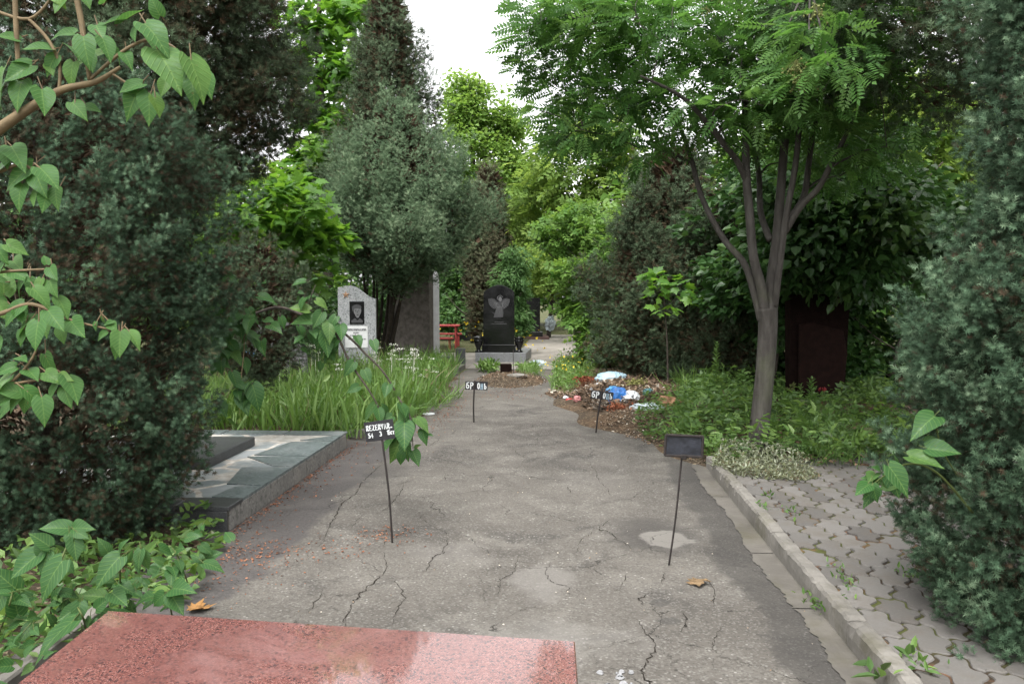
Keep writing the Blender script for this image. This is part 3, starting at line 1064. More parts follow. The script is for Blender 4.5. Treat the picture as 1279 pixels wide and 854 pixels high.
def m_crazy():
    t = NT('crazy_paving_in_mortar')
    o = t.obj()
    w = t.noise(2.0, 4, .6, color=True)
    vec = t.n('ShaderNodeVectorMath', operation='MULTIPLY_ADD')
    t.L(w, vec.inputs[0]); vec.inputs[1].default_value = (.22, .22, 0); t.L(t.map((1.15, .85, 1)), vec.inputs[2])
    c = t.sep(t.vor(2.3, out='Color', vec=vec.outputs[0], dim='2D'))
    e = t.vor(2.3, 'DISTANCE_TO_EDGE', 'Distance', vec.outputs[0], dim='2D')
    n1 = t.noise(16, 6, .65)
    st = t.ramp(c[0], [(0, (.13, .16, .162)), (.3, (.25, .275, .28)), (.55, (.33, .35, .355)), (.75, (.20, .23, .225)), (1, (.38, .40, .395))])
    st = t.mix(t.rng(n1, .45, .75, 0, .6), st, (.38, .39, .38))
    mo = t.mix(t.rng(n1, .35, .65), (.42, .37, .31), (.62, .59, .54))
    f = t.rng(t.m('ADD', e, t.m('MULTIPLY', t.m('SUBTRACT', n1, .5), .05)), .045, .070)
    sand = t.rng(t.noise(.9, 4, .6, t.map(loc=(2, 5, 0))), .52, .60, 1, .15)
    col = t.mix(t.m('MULTIPLY', f, sand), mo, st)
    return t.done(t.pr(t.mix(1.0, col, (.85, .85, .85), 'MULTIPLY'), t.m('SUBTRACT', .92, t.m('MULTIPLY', f, .35)), t.bump(t.m('ADD', f, n1), .4, .006), .35))


M_CRAZY = m_crazy()

# ---- strokes for hand lettering: polylines in a unit box (x right, y up)
def arc(cx, cy, rx, ry, a0, a1, n=9):
    return [(cx + rx * math.cos(math.radians(a0 + (a1 - a0) * i / (n - 1))), cy + ry * math.sin(math.radians(a0 + (a1 - a0) * i / (n - 1)))) for i in range(n)]


GLY = {
    'R': [[(.1, 0), (.1, 1)], [(.1, 1)] + arc(.45, .76, .35, .24, 90, -90) + [(.1, .52)], [(.4, .52), (.85, 0)]],
    'E': [[(.8, 1), (.1, 1), (.1, 0), (.8, 0)], [(.1, .52), (.65, .52)]],
    'Z': [[(.08, 1), (.85, 1), (.08, 0), (.88, 0)]],
    'V': [[(.05, 1), (.45, 0), (.85, 1)]],
    'A': [[(.02, 0), (.45, 1), (.88, 0)], [(.2, .38), (.7, .38)]],
    '-': [[(.1, .12), (.6, .15)]],
    '5': [[(.8, 1), (.2, 1), (.15, .55)] + arc(.42, .32, .38, .3, 110, -140)],
    '4': [[(.65, 0), (.65, 1), (.05, .35), (.9, .35)]],
    '3': [arc(.4, .76, .35, .24, 140, -80) + arc(.4, .27, .4, .27, 80, -140)],
    '1': [[(.1, .75), (.45, 1), (.45, 0)]],
    'c': [arc(.45, .33, .35, .33, 45, 315)],
    't': [[(.02, .62), (.85, .62)], [(.44, .62), (.44, 0)]],
    'b': [[(.85, 1.02), (.3, .95), (.12, .45)] + arc(.47, .29, .36, .29, 170, -190, 13)],
    'P': [[(.15, -.12), (.15, 1)], [(.15, 1)] + arc(.45, .74, .38, .26, 90, -90) + [(.15, .48)]],
    'O': [arc(.45, .5, .36, .5, 90, 450, 15)],
    'H': [[(.12, -.1), (.12, 1)], [(.82, -.1), (.82, 1)], [(.12, .5), (.82, .55)]],
    'S': [[(.15, 1), (.15, .02)], [(.15, .02)] + arc(.42, .28, .36, .28, -90, 90) + [(.15, .56)]],
}


def strokes(mb, lines, w, fn, m=0):
    """flat ribbons along polylines given in plate coordinates, mapped to space by fn(x, z)"""
    for ln in lines:
        p = np.asarray(ln, float)
        n = len(p)
        V = []
        for i in range(n):
            t = p[min(i + 1, n - 1)] - p[max(i - 1, 0)]
            t = t / (np.linalg.norm(t) + 1e-9)
            nn = np.array([-t[1], t[0]])
            q = p[i] + (t * w * .35 if i == n - 1 else (-t * w * .35 if i == 0 else 0))
            ww = w * .5 * random.uniform(.85, 1.15)
            V += [fn(*(q + nn * ww)), fn(*(q - nn * ww))]
        mb.add(V, [(2 * i, 2 * i + 1, 2 * i + 3, 2 * i + 2) for i in range(n - 1)], m)


def text_lines(s, x, z, h, w, gap=.25, slope=0.0):
    out = []
    for ch in s:
        if ch == ' ':
            x += w * .7; z += slope * w * .7; continue
        out.append([[(x + a * w, z + b * h + slope * a * w) for a, b in ln] for ln in GLY[ch]])
        x += w * (1 + gap) * (.6 if ch in '1-' else 1); z += slope * w * (1 + gap) * (.6 if ch in '1-' else 1)
    return out


# ---- red granite grave pedestal right in front
zt = .50
q = [G(135, 762, zt), G(718, 800, zt), G(722, 854, zt), G(20, 854, zt)]
d1 = q[2] - q[1]; d2 = q[3] - q[0]
q[2] = q[1] + d1 / abs(d1[1]) * 1.7; q[3] = q[0] + d2 / abs(d2[1]) * 1.5
cq = sum(q) / 4
root = empty('grave_pedestal', (cq[0], cq[1], 0), 'polished red granite grave slab with dusty pale stains in the near foreground', 'grave slab')


def quad_prism(name, corners, z0, z1, bev, mat, par):
    mb = MB()
    c = np.array([p[:2] for p in corners]); cen = c.mean(0)
    ins = c + (cen - c) / np.linalg.norm(cen - c, axis=1)[:, None] * bev * 1.4
    V = [(*p, z0) for p in c] + [(*p, z1 - bev) for p in c] + [(*p, z1) for p in ins]
    F = [(3, 2, 1, 0)] + [(i, (i + 1) % 4, 4 + (i + 1) % 4, 4 + i) for i in range(4)] + [(4 + i, 4 + (i + 1) % 4, 8 + (i + 1) % 4, 8 + i) for i in range(4)] + [(8, 9, 10, 11)]
    V = [np.array(v, float) for v in V]
    if V[1][0] * 0 == 0:
        a, b, d = c[0], c[1], c[2]
        if (b[0] - a[0]) * (d[1] - a[1]) - (b[1] - a[1]) * (d[0] - a[0]) < 0: F = [tuple(reversed(f)) for f in F]
    mb.add(V, F)
    return mb.build(name, mat, par)


quad_prism('top_slab', q, zt - .08, zt, .004, M_RED, root)
quad_prism('base_block', [cq + (p - cq) * .96 for p in q], 0, zt - .081, .004, M_REDR, root)
# low concrete edging beside it
kc = (G(105, 790) + G(-10, 880)) / 2; kd = G(-10, 880) - G(105, 790)
MB().box((kc[0], kc[1], .02), (.07, np.linalg.norm(kd[:2]) * 1.7, .12), math.atan2(-kd[0], kd[1]) if kd[1] > 0 else math.atan2(kd[0], -kd[1]), .01).build(
    'grave_edging', M_CONC, label='narrow grey concrete edging strip left of the red granite slab', cat='edging')

# ---- flagstone grave platform on the left
def pbox(mb, v0, v1, u0, u1, z0, z1, bev=.004, m=0):
    c = P((v0 + v1) / 2, (u0 + u1) / 2, (z0 + z1) / 2)
    return mb.box(c, (v1 - v0, u1 - u0, z1 - z0), -PATH_ANG, bev, m)


pv, pu0, pu1 = -2.33, 5.66, 8.9
root = empty('grave_platform', P(-3.4, 7.2), 'low flagstone grave platform with green stone border on the left of the path', 'grave')
pbox(MB(), -4.7, pv - .014, pu0 + .014, pu1 - .014, -.02, .158, .002).build('core', M_CONC, root)
mb = MB()
V = [P(-4.7, pu0 + .3, .1625), P(pv - .02, pu0 + .3, .1625), P(pv - .02, pu1 - .02, .1625), P(-4.7, pu1 - .02, .1625)]
mb.add(V, [(0, 1, 2, 3)]).build('crazy_paving', M_CRAZY, root)
# border plates: irregular cut stones along the path edge and the far edge
cuts = [(5.94, 6.35, .24, .20), (6.36, 7.05, .30, .42), (7.06, 7.52, .18, .55), (7.53, 8.30, .52, .40), (8.31, 8.66, .34, .10)]
for (u0, u1, w0, w1) in cuts:
    mb = MB()
    o = [P(pv, u0), P(pv, u1), P(pv - w1, u1 - .05), P(pv - w0, u0 + .03)]
    V = [(*p[:2], .150) for p in o] + [(*p[:2], .171) for p in o]
    mb.add(V, [(3, 2, 1, 0), (4, 5, 6, 7), (0, 1, 5, 4), (1, 2, 6, 5), (2, 3, 7, 6), (3, 0, 4, 7)])
    me = mb.build('border_plate', M_GREEN, root)
for (v0, v1) in ((-2.33, -2.95), (-2.96, -3.6), (-3.62, -4.5)):
    pbox(MB(), v1, v0 - .004, 8.67, 8.9, .150, .172, .003).build('border_plate', M_GREEN, root)
pbox(MB(), -2.70, pv + .008, 5.66, 5.925, .146, .176, .004).build('corner_plate', M_DKGREY, root)
pbox(MB(), -4.6, -2.715, 5.66, 5.85, .146, .172, .004).build('border_plate', M_DKGREY, root)
u = 5.70
for L in (.20, .62, .55, .38, .60, .52, .25):
    pbox(MB(), pv - .014, pv + .001, u + .006, min(u + L - .006, 8.895), 0, .148, .003).build('side_plate', M_SIDEST, root)
    u += L
pbox(MB(), -2.95, pv - .004, pu0 - .003, pu0 + .014, 0, .145, .003).build('side_plate', M_DKGREY, root)
g1 = VU(310, 553, .26)
root = empty('grave_block', P(g1[0] - .8, g1[1] - .2, .163), 'dark grey grave block lying on the flagstone platform, half hidden by the juniper', 'grave block')
c0 = VU(313, 550, .27)
pbox(MB(), -4.4, c0[0] - .08, 6.9, 8.05, .1635, .25, .008).build('slab', M_DKGREY, root)
# concrete kerb stone at the end of the bed
e0, e1 = G(436, 545), G(520, 540)
MB().box(((e0[0] + e1[0]) / 2 - .2, (e0[1] + e1[1]) / 2 - .15, .03), (1.0, .09, .12), math.atan2(e1[1] - e0[1], e1[0] - e0[0]), .01).build(
    'bed_edging', M_CONC, label='weathered concrete edging stone between the flagstone platform and tall grass', cat='edging')

# ---- grey headstone with portrait
gx = A(447, 460, 16.7)
yb = 16.7
W = 47 * yb / FPX
root = empty('grey_headstone', (gx[0], yb, 0), 'light grey granite headstone with wavy top, portrait and white name plate', 'headstone')
hz = lambda py: A(447, py, yb)[2]
zt, zr, zb = hz(357), hz(373), .25
n = 26
top = []
for i in range(n):
    s = 1 - i / (n - 1)         # right to left
    x = (s - .5) * W
    if s < .35: z = zt - .035 * ((.22 - s) / .22) ** 2 * (s < .22)
    else:
        k = (s - .35) / .65; k = k * k * (3 - 2 * k); z = zt + (zr - zt) * k
    top.append((x, z))
ol = [(-W / 2, zb), (W / 2, zb)] + top
rz_ = math.radians(3)
MB().prism(ol, .10, (gx[0], yb, 0), rz_, .006).build('stone', M_GREYG, root)
MB().box((gx[0], yb, zb - .1), (W * 1.25, .32, .2), rz_, .01).build('foot_block', M_GREYG, root)
fc = lambda dx, z, off: np.array([gx[0] + dx * math.cos(rz_) + math.sin(rz_) * (.05 + off), yb + dx * math.sin(rz_) - math.cos(rz_) * (.05 + off), z])
pw = 18 * yb / FPX; ph = 28 * yb / FPX
pc = fc(0.0, hz(390.5), .008)
pl = MB().box(pc, (pw, .016, ph), rz_, .003).build('portrait_plate', M_BLACK, root)
# a plain engraved face: hair, face, collar
mb = MB()
F0 = lambda x, z: fc(x * pw, hz(390.5) + z * ph, .0185)
F1 = lambda x, z: fc(x * pw, hz(390.5) + z * ph, .0195)
def poly(mb, pts, fn, m=0):
    mb.add([fn(*p) for p in pts], [tuple(range(len(pts)))], m)
poly(mb, arc(.04, .10, .26, .24, 0, 350, 22), F0, 0)
poly(mb, [(-.16, .02), (-.10, -.14), (.0, -.22), (.12, -.22), (.20, -.10), (.24, .04)], F1, 0)
poly(mb, arc(0, .22, .34, .15, 10, 170, 12) + [(-.30, .05), (-.22, .16), (0, .2), (.22, .17)], F1, 1)
for ex in (-.08, .14):
    poly(mb, arc(ex, .10, .05, .018, 0, 330, 10), F1, 2)
poly(mb, [(.02, .10), (.06, .10), (.09, .0), (.01, .0)], F1, 1)
poly(mb, arc(.05, -.09, .09, .014, 0, 330, 10), F1, 2)
poly(mb, [(-.38, -.34), (-.12, -.24), (.04, -.34), (.2, -.24), (.40, -.34), (.40, -.44), (-.38, -.44)], F0, 1)
mb.build('engraved_portrait', [M_ENGR, M_ENGD, M_BLACK], pl)
w2 = 28 * yb / FPX; h2 = 27 * yb / FPX
c2 = fc(-.015, hz(420.5), .006)
np_ = MB().box(c2, (w2, .012, h2), rz_, .003).build('name_plate', M_PLAQ, root)
F2 = lambda x, z: fc(-.015 + x * w2, hz(420.5) + z * h2, .0145)
for zz, x0, x1, h in ((.33, -.43, .44, .09), (.19, -.12, .12, .06), (.06, -.27, .27, .06), (-.10, -.34, .40, .05)):
    mb = MB()
    x = x0
    while x < x1:
        wv_ = random.uniform(.018, .034)
        strokes(mb, [[(x * w2, (zz - h / 2) * h2), (x * w2, (zz + h / 2) * h2)]], .010, lambda a, b: F2(a / w2, b / h2))
        if random.random() < .5: strokes(mb, [[(x * w2, (zz + random.choice((-.4, 0, .4)) * h) * h2), ((x + wv_) * w2, (zz + random.choice((-.4, 0, .4)) * h) * h2)]], .008, lambda a, b: F2(a / w2, b / h2))
        x += wv_ + .016
    mb.build('text_line', M_INK, np_)
mb = MB()
sc_ = fc(-.21, hz(368), .008)
star = []
for i in range(10):
    a = PI / 2 + i * PI / 5; r = (.075 if i % 2 == 0 else .030)
    star.append((sc_[0] + r * math.cos(a), sc_[1], sc_[2] + r * math.sin(a)))
bk = [(x, y + .012, z) for x, y, z in star]
mb.add(star + bk + [(sc_[0], sc_[1] - .012, sc_[2])], [(20, (i + 1) % 10, i) for i in range(10)] + [(i, (i + 1) % 10, 10 + (i + 1) % 10, 10 + i) for i in range(10)])
mb.build('star', M_STAR, root)

# ---- rough grey stone behind the tall grass
sx = A(345, 420, 14.2)
root = empty('rough_headstone', (sx[0], 14.2, 0), 'rough blotchy grey headstone half hidden by lilac leaves behind tall grass', 'headstone')
ol = [(-.5, 0), (.52, 0), (.5, .55), (.44, .9), (.25, 1.13), (0, 1.2), (-.3, 1.12), (-.47, .8)]
MB().prism(ol, .22, (sx[0], 14.2, 0), .2, .03).build('stone', M_ROUGH if False else m_granite('blotchy_grey_stone', (.24, .235, .235), (.12, .118, .118), (.38, .37, .37), 55, .9), root)

# ---- tall brown stele under the juniper and white stele behind it
bx = (A(486, 440, 20)[0] + A(541, 440, 20)[0]) / 2
W = (541 - 486) * 20 / FPX
root = empty('tall_stele', (bx, 20, 0), 'tall dark brown stone stele standing under the bushy juniper', 'headstone')
MB().prism([(-W / 2, 0), (W / 2, 0), (W / 2, 2.55), (W * .3, 2.68), (-W * .3, 2.68), (-W / 2, 2.55)], .26, (bx, 20, 0), math.radians(-16), .012).build('stone', M_ROUGH, root)
MB().box((bx, 20, .07), (W * 1.3, .7, .14), math.radians(-16), .01).build('foot_block', M_CONC, root)
wx = A(545, 380, 23)[0]
root = empty('white_stele', (wx - .05, 23, 0), 'white marble stele with rounded top seen almost edge on beside the brown stele', 'headstone')
ol = [(-.55, 0), (.55, 0), (.55, 1.95)] + [(.55 * math.cos(a), 1.95 + .42 * math.sin(a)) for a in np.linspace(.15, PI - .15, 12)] + [(-.55, 1.95)]
MB().prism(ol, .20, (wx - .30, 23, 0), math.radians(-52), .012).build('stone', M_WHITEST, root)

# ---- border posts of the grassy grave
pc_ = G(575, 463)
root = empty('grave_border', (pc_[0], pc_[1], 0), 'black granite corner posts on a concrete border at the end of the tall grass', 'grave border')
b0 = G(577, 462); b1 = G(548, 478); bd = b1 - b0
MB().box((*((b0 + b1)[:2] / 2), .06), (np.linalg.norm(bd[:2]), .16, .14), math.atan2(bd[1], bd[0]), .008).build('border_kerb', M_CONC, root)
MB().box((b0[0] - .03, b0[1] + .05, .29), (.20, .16, .34), .1, .008).build('post', M_DKGREY, root)
pm_ = b0 * .62 + b1 * .38
MB().box((pm_[0] - .16, pm_[1] + .1, .24), (.22, .16, .24), .1, .008).build('post', M_DKGREY, root)
MB().box((pm_[0] - .45, pm_[1] + .3, .16), (.6, .12, .1), .3, .008).build('rail', M_CONC, root)

# ---- black headstone with angel, urns
YB = 20.3
tx = A(623.5, 430, YB)[0]
root = empty('black_headstone', (tx, YB, 0), 'polished black headstone engraved with an angel on a light grey plinth', 'headstone')
hz = lambda py: A(623, py, YB)[2]
px2m = YB / FPX
W = 38.5 * px2m
zs_, zt = hz(430), hz(356)
rz_ = math.radians(-5)
ol = [(-W / 2 - .015, zs_), (W / 2, zs_), (W / 2, zt - .17)] + [(W / 2 * math.sin(a), zt - .17 + .17 * (math.cos(a) - math.cos(1.2)) / (1 - math.cos(1.2))) if False else (W / 2 * (1 - 2 * k), zt - .17 * (1 - 2 * k) ** 2) for k, a in [(i / 16, 0) for i in range(1, 16)]] + [(-W / 2, zt - .17)]
MB().prism(ol, .10, (tx, YB, 0), rz_, .005).build('stone', M_BLACK, root)
MB().box((tx, YB - .02, (hz(430) + hz(439.5)) / 2), (42 * px2m, .24, hz(430) - hz(439.5)), rz_, .006).build('foot_block', M_BLACK, root)
zp = hz(439.6)
MB().box((tx + .12, YB + .65, zp / 2), (63 * px2m, 1.9, zp - .004), rz_, .008).build('plinth', M_PLINTH, root)
fc = lambda dx, z, off: np.array([tx + dx * math.cos(rz_) + math.sin(rz_) * (.05 + off), YB + dx * math.sin(rz_) - math.cos(rz_) * (.05 + off), z])
zc_ = hz(384)
F0 = lambda x, z: fc(x, zc_ + z, .003)
F1 = lambda x, z: fc(x, zc_ + z, .0045)
mb = MB()
# generic angel: spread wings, bent head, robe
for sg in (-1, 1):
    wing = [(sg * .03 + .01, .13), (sg * .10, .20), (sg * .18, .225), (sg * .26, .20), (sg * .255, .13), (sg * .225, .06), (sg * .17, .0), (sg * .11, -.035), (sg * .06, -.02)]
    poly(mb, wing if sg < 0 else wing[::-1], F0, 1)
    for i in range(7):
        e_ = np.array([(.255, .185), (.25, .135), (.235, .09), (.212, .045), (.18, .01), (.14, -.02), (.10, -.03)][i])
        strokes(mb, [[(sg * .06 + .005, .11 - .012 * i), (sg * (e_[0] * .62), (e_[1] + .12) * .62), (sg * e_[0], e_[1])]], .007, lambda x, z: fc(x, zc_ + z, .0042), 0)
poly(mb, arc(.03, .20, .045, .055, 0, 345, 14), F1, 0)
strokes(mb, [arc(.03, .215, .07, .07, 20, 200, 10)], .010, F1, 0)
poly(mb, [(-.04, .13), (.06, .15), (.09, .04), (.11, -.12), (.10, -.23), (-.13, -.24), (-.08, -.06)], F1, 1)
for i in range(7):
    strokes(mb, [[(-.03 + .016 * i, .12 - .02 * i), (-.05 + .02 * i, -.05), (-.11 + .030 * i, -.23 + .006 * i)]], .007, lambda x, z: fc(x, zc_ + z, .006), 0)
strokes(mb, [[(-.04, .11), (-.075, .04), (-.02, .0), (.03, .02)], [(.075, .10), (.095, .03), (.05, .0)]], .020, lambda x, z: fc(x, zc_ + z, .007), 0)
for i in range(6):
    strokes(mb, [[(-.17 + .02 * i, -.11 - .016 * i), (-.05, -.15 - .016 * i), (.04, -.16 - .012 * i)]], .009, F0, 1)
mb.build('engraved_angel', [M_ENGR, M_ENGD], root)
for zz, x0, x1, mm in ((-.345, -.10, .09, 0), (-.385, -.17, .17, 0), (-.26, -.05, .05, 1)):
    mb = MB()
    x = x0
    while x < x1:
        wv_ = random.uniform(.012, .025)
        strokes(mb, [[(x, zz - .008), (x + .004, zz + .010)], [(x + .004, zz + random.uniform(-.006, .01)), (x + wv_, zz + random.uniform(-.008, .008))]], .006, F0, mm)
        x += wv_ + .008
    mb.build('engraved_line', [M_ENGR, M_ENGD], root)
URN = [(.055, 0), (.085, .0), (.085, .03), (.045, .05), (.05, .08), (.095, .20), (.115, .29), (.10, .32), (.115, .34), (.115, .36), (.06, .37), (.03, .39)]
for i, (px, lab) in enumerate(((597.5, 'black stone urn with domed lid left of the black headstone'), (648.5, 'black stone urn left open beside yellow flowers right of the black headstone'))):
    ux = A(px, 440, YB - .05)[0]
    r_ = empty('grave_urn', (ux, YB - .05, zp), lab, 'urn', 'urns beside the black headstone')
    MB().lathe((ux, YB - .05, zp), URN if i == 0 else URN[:-2], 20).build('body', M_BLACK, r_, smooth=True)

# ---- second black headstone, further back
Y2 = 30
x2 = A(666, 400, Y2)[0]; k2 = Y2 / FPX
root = empty('far_black_headstone', (x2, Y2, 0), 'smaller black headstone on red brown plinth further down the path', 'headstone')
hz = lambda py: A(666, py, Y2)[2]
MB().box((x2, Y2, (hz(414) + hz(372)) / 2), (17 * k2, .12, hz(372) - hz(414)), 0, .01).build('stone', M_BLACK, root)
MB().box((x2 + .02, Y2 - .03, (hz(414) + hz(420)) / 2), (22 * k2, .3, hz(414) - hz(420) - .004), 0, .01).build('foot_block', M_BLACK, root)
MB().box((x2 + .05, Y2 + .7, hz(420.2) / 2), (36 * k2, 2.0, hz(420.2) - .006), 0, .01).build('plinth', M_BROWNST, root)
# wide dark headstone behind the bench
Y3 = 29
x3 = A(592, 395, Y3)[0]; k3 = Y3 / FPX
root = empty('wide_black_headstone', (x3, Y3, 0), 'wide black headstone among shrubs between the bench and the angel stone', 'headstone')
hz = lambda py: A(592, py, Y3)[2]
MB().prism([(-17 * k3, hz(413)), (26 * k3, hz(413)), (26 * k3, hz(380)), (4 * k3, hz(380)), (-12 * k3, hz(383)), (-17 * k3, hz(386))], .12, (x3, Y3, 0), 0, .01).build('stone', M_BLACK, root)
MB().box((x3 + .1, Y3, hz(413.3) / 2), (50 * k3, .5, hz(413.3) - .005), 0, .01).build('foot_block', M_DKGREY, root)
mb = MB()
fn = lambda x, z: np.array([x3 + x * k3, Y3 - .066, hz(z)])
poly(mb, [(-11, 400), (-5, 400), (-5.5, 397), (-3.5, 394), (-3, 390), (-4.5, 387), (-7.5, 386.5), (-10, 388), (-10.5, 392), (-9.5, 396)], fn, 0)
mb.build('engraved_portrait', M_ENGD, root)
for ln in ([(3, 387), (14, 387)], [(3, 390), (16, 390)], [(-14, 395), (16, 395)]):
    mb = MB(); strokes(mb, [ln], .5, fn, 0); mb.build('engraved_line', M_ENGD, root)

# ---- red table and benches
YT = 25.0
def zpix(py, Y): return A(555, py, Y)[2]
kx = YT / FPX
tr = A(574, 410, YT)[0]
def wood_bench(name, label, cat, x1, y, zt, depth, length, th=.045, legr=.025):
    root = empty(name, (x1 - length / 2, y, .03), label, cat, 'red table set' if cat == 'bench' else None)
    mb = MB()
    nb = 3 if depth > .5 else 2
    w = depth / nb
    for i in range(nb):
        mb.box((x1 - length / 2, y - depth / 2 + w * (i + .5), zt - th / 2), (length, w - .012, th), 0, .006)
    mb.build('tabletop' if cat == 'table' else 'seat', M_BENCH, root)
    for sx in (0, 1):
        for sy in (-1, 1):
            MB().box((x1 - .10 - sx * (length - .2), y + sy * (depth / 2 - .06), (zt - th) / 2 + .01), (legr * 1.8, legr * 1.8, zt - th), 0, .003).build('leg', M_BENCH, root)
    return root
wood_bench('garden_table', 'red painted wooden table with thin legs on the lawn behind the stele', 'table', tr, YT, zpix(405.5, YT), .72, 1.7)
wood_bench('garden_bench', 'red painted bench on the near side of the red table', 'bench', A(566, 420, YT - .75)[0], YT - .75, zpix(421.5, YT - .75), .30, 1.7)
wood_bench('garden_bench', 'red painted bench on the far side of the red table', 'bench', A(577, 420, YT + .8)[0], YT + .8, zpix(416, YT + .8), .28, 1.7)

# ---- dark red stele in the shade on the right
YD = 11.6
xd = A(1020, 430, YD)[0]
root = empty('dark_red_stele', (xd, YD, 0), 'dark red stone stele deep in shade behind the rowan tree', 'headstone')
kD = YD / FPX
hz = lambda py: A(1020, py, YD)[2]
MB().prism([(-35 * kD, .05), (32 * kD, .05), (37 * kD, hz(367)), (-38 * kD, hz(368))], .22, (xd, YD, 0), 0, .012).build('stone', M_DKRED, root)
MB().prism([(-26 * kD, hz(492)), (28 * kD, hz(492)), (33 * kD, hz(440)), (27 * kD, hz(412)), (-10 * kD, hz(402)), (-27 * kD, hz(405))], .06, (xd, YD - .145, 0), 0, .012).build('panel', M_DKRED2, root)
MB().box((xd + .1, YD - .5, .16), (1.5, .9, .12), 0, .012).build('foot_block', M_BROWNST, root)
MB().box((xd + .15, YD - 1.0, .12), (1.9, .30, .10), 0, .012).build('step', M_BROWNST, root)
FL = MB()
fl0 = A(1027, 490, YD - .75)
for i in range(9):
    a = i * 2.4; r = .035
    c = fl0 + np.array([r * math.cos(a) * .8, r * math.sin(a) * .8, .012 * i * .3])
    FL.add([c, c + [.03 * math.cos(a), .03 * math.sin(a), .025], c + [.03 * math.cos(a + 1), .03 * math.sin(a + 1), .03], c + [0, 0, .045]], [(0, 1, 3), (0, 3, 2), (1, 2, 3)])
FL.tube([(fl0[0], fl0[1], .22), fl0], .005, 5)
FL.build('red_flower', m_plain('dark_red_petal', (.20, .012, .015), .6, .2, 20), label='dark red flower standing before the shaded red stele', cat='flower')

# ---- signs on iron rods
def plate_sign(name, label, base, topp, plate, tilt, hw, hh, rod_r=.006, rod_front=False, mat=M_PLATE, frame=False, text=None, over=0.0, yaw=0.0):
    """base/topp/plate: photo pixels of the rod's foot, the rod's top and the plate's middle"""
    b = G(*base)
    Y = b[1]
    tpt = A(*topp, Y); c = A(*plate, Y)
    root = empty(name, (b[0], b[1], 0), label, 'sign', 'hand-made signs on iron rods')
    yo = -.009 if rod_front else .009
    bend = (tpt - b) * .45; bx_ = random.choice((-1, 1)) * .009
    MB().tube(smooth_line([(b[0], b[1] + yo, -.03), (b[0] + bend[0] + bx_, b[1] + yo, bend[2]), (tpt[0], tpt[1] + yo, tpt[2])], 5), rod_r, 8).build('rod', M_IRON, root, smooth=True)
    ct, st = math.cos(tilt), math.sin(tilt)
    def fn(x, z, off=0.0):
        return np.array([c[0] + x * ct - z * st, Y - .0022 - off, c[2] + x * st + z * ct])
    ol = [(-hw, -hh), (hw, -hh), (hw * 1.005, hh), (-hw * .995, hh)]
    V = [fn(x, z, 0) for x, z in ol] + [fn(x, z, -.004) for x, z in ol]
    MB().add(V, [(0, 1, 2, 3), (7, 6, 5, 4), (0, 4, 5, 1), (1, 5, 6, 2), (2, 6, 7, 3), (3, 7, 4, 0)]).build('plate', mat, root)
    if frame:
        mb = MB()
        for (x0, z0, x1, z1) in ((-hw, hh, hw, hh), (-hw, -hh, hw, -hh), (-hw, -hh, -hw, hh), (hw, -hh, hw, hh)):
            mb.tube([fn(x0, z0, .004), fn(x1, z1, .004)], .008, 6)
        mb.build('frame', M_IRON, root)
        MB().box(fn(.0, -hh - .004, .006), (.035, .02, .03), 0, .004).build('clip', M_IRON, root)
    if text:
        for chars, w, m in text(hw, hh):
            for ln in chars:
                mb = MB()
                strokes(mb, ln, w, lambda x, z: fn(x, z, .002), m)
                mb.build('letter', [M_PAINT, M_PAINTB], root)
    return root


def t_rez(hw, hh):
    return [(text_lines('REZERVAR-', -hw * .86, hh * .12, hh * .50, hw * .155, .32), .0062, 0),
            (text_lines('54', -hw * .80, -hh * .62, hh * .46, hw * .15, .2), .006, 0),
            (text_lines('3', -.02 * hw, -hh * .55, hh * .44, hw * .15, .2), .006, 0),
            (text_lines('15', hw * .50, -hh * .50, hh * .46, hw * .14, .05), .006, 0),
            (text_lines('ct', hw * .74, -hh * .50, hh * .44, hw * .12, .15), .0055, 0)]


def t_bron(hw, hh):
    return [(text_lines('bP', -hw * .92, -hh * .62, hh * 1.3, hw * .30, .22), .0125, 0),
            (text_lines('O', hw * .10, -hh * .68, hh * 1.28, hw * .22, .2), .0125, 0),
            (text_lines('H', hw * .40, -hh * .68, hh * 1.1, hw * .20, .2), .0125, 1),
            (text_lines('S', hw * .70, -hh * .70, hh * 1.2, hw * .22, .2), .0115, 0)]


s5 = G(490, 678)[1] / FPX
plate_sign('lettered_sign', 'black tilted plate reading REZERVAR on a thin iron rod', (490, 678), (477, 548), (474, 537.5), math.radians(7.5), 18.5 * s5, 12.5 * s5, .007, False, M_PLATE, text=t_rez)
s1 = G(592, 527)[1] / FPX
plate_sign('lettered_sign', 'small black plate with white Cyrillic letters alone in the middle of the asphalt', (592, 527), (593, 475), (595, 481.5), math.radians(-1.5), 14 * s1, 5.4 * s1, .010, True, M_PLATE, text=t_bron)
s2 = G(745, 540)[1] / FPX
plate_sign('lettered_sign', 'small black plate with white Cyrillic letters in front of the rubbish heap', (744, 540), (753, 485), (752, 493.5), math.radians(-6), 14 * s2, 5.2 * s2, .010, True, M_PLATE, text=t_bron)
s3 = G(835, 706)[1] / FPX
plate_sign('blank_sign', 'blank blue-black framed plate on an iron rod near the right kerb', (835, 706), (852, 570), (854, 556.5), math.radians(-2.5), 23.5 * s3, 13 * s3, .006, False, M_PLATE2, frame=True)

# ---- rubbish heap
import mathutils
from mathutils import noise as mnoise
hc = G(770, 505)
HC = np.array([hc[0] + .25, hc[1] + .2])
def heap_z(x, y):
    a = ((x - HC[0]) / .95) ** 2 + ((y - HC[1]) / 1.9) ** 2
    return np.maximum(0, 1 - a) ** .8 * .28


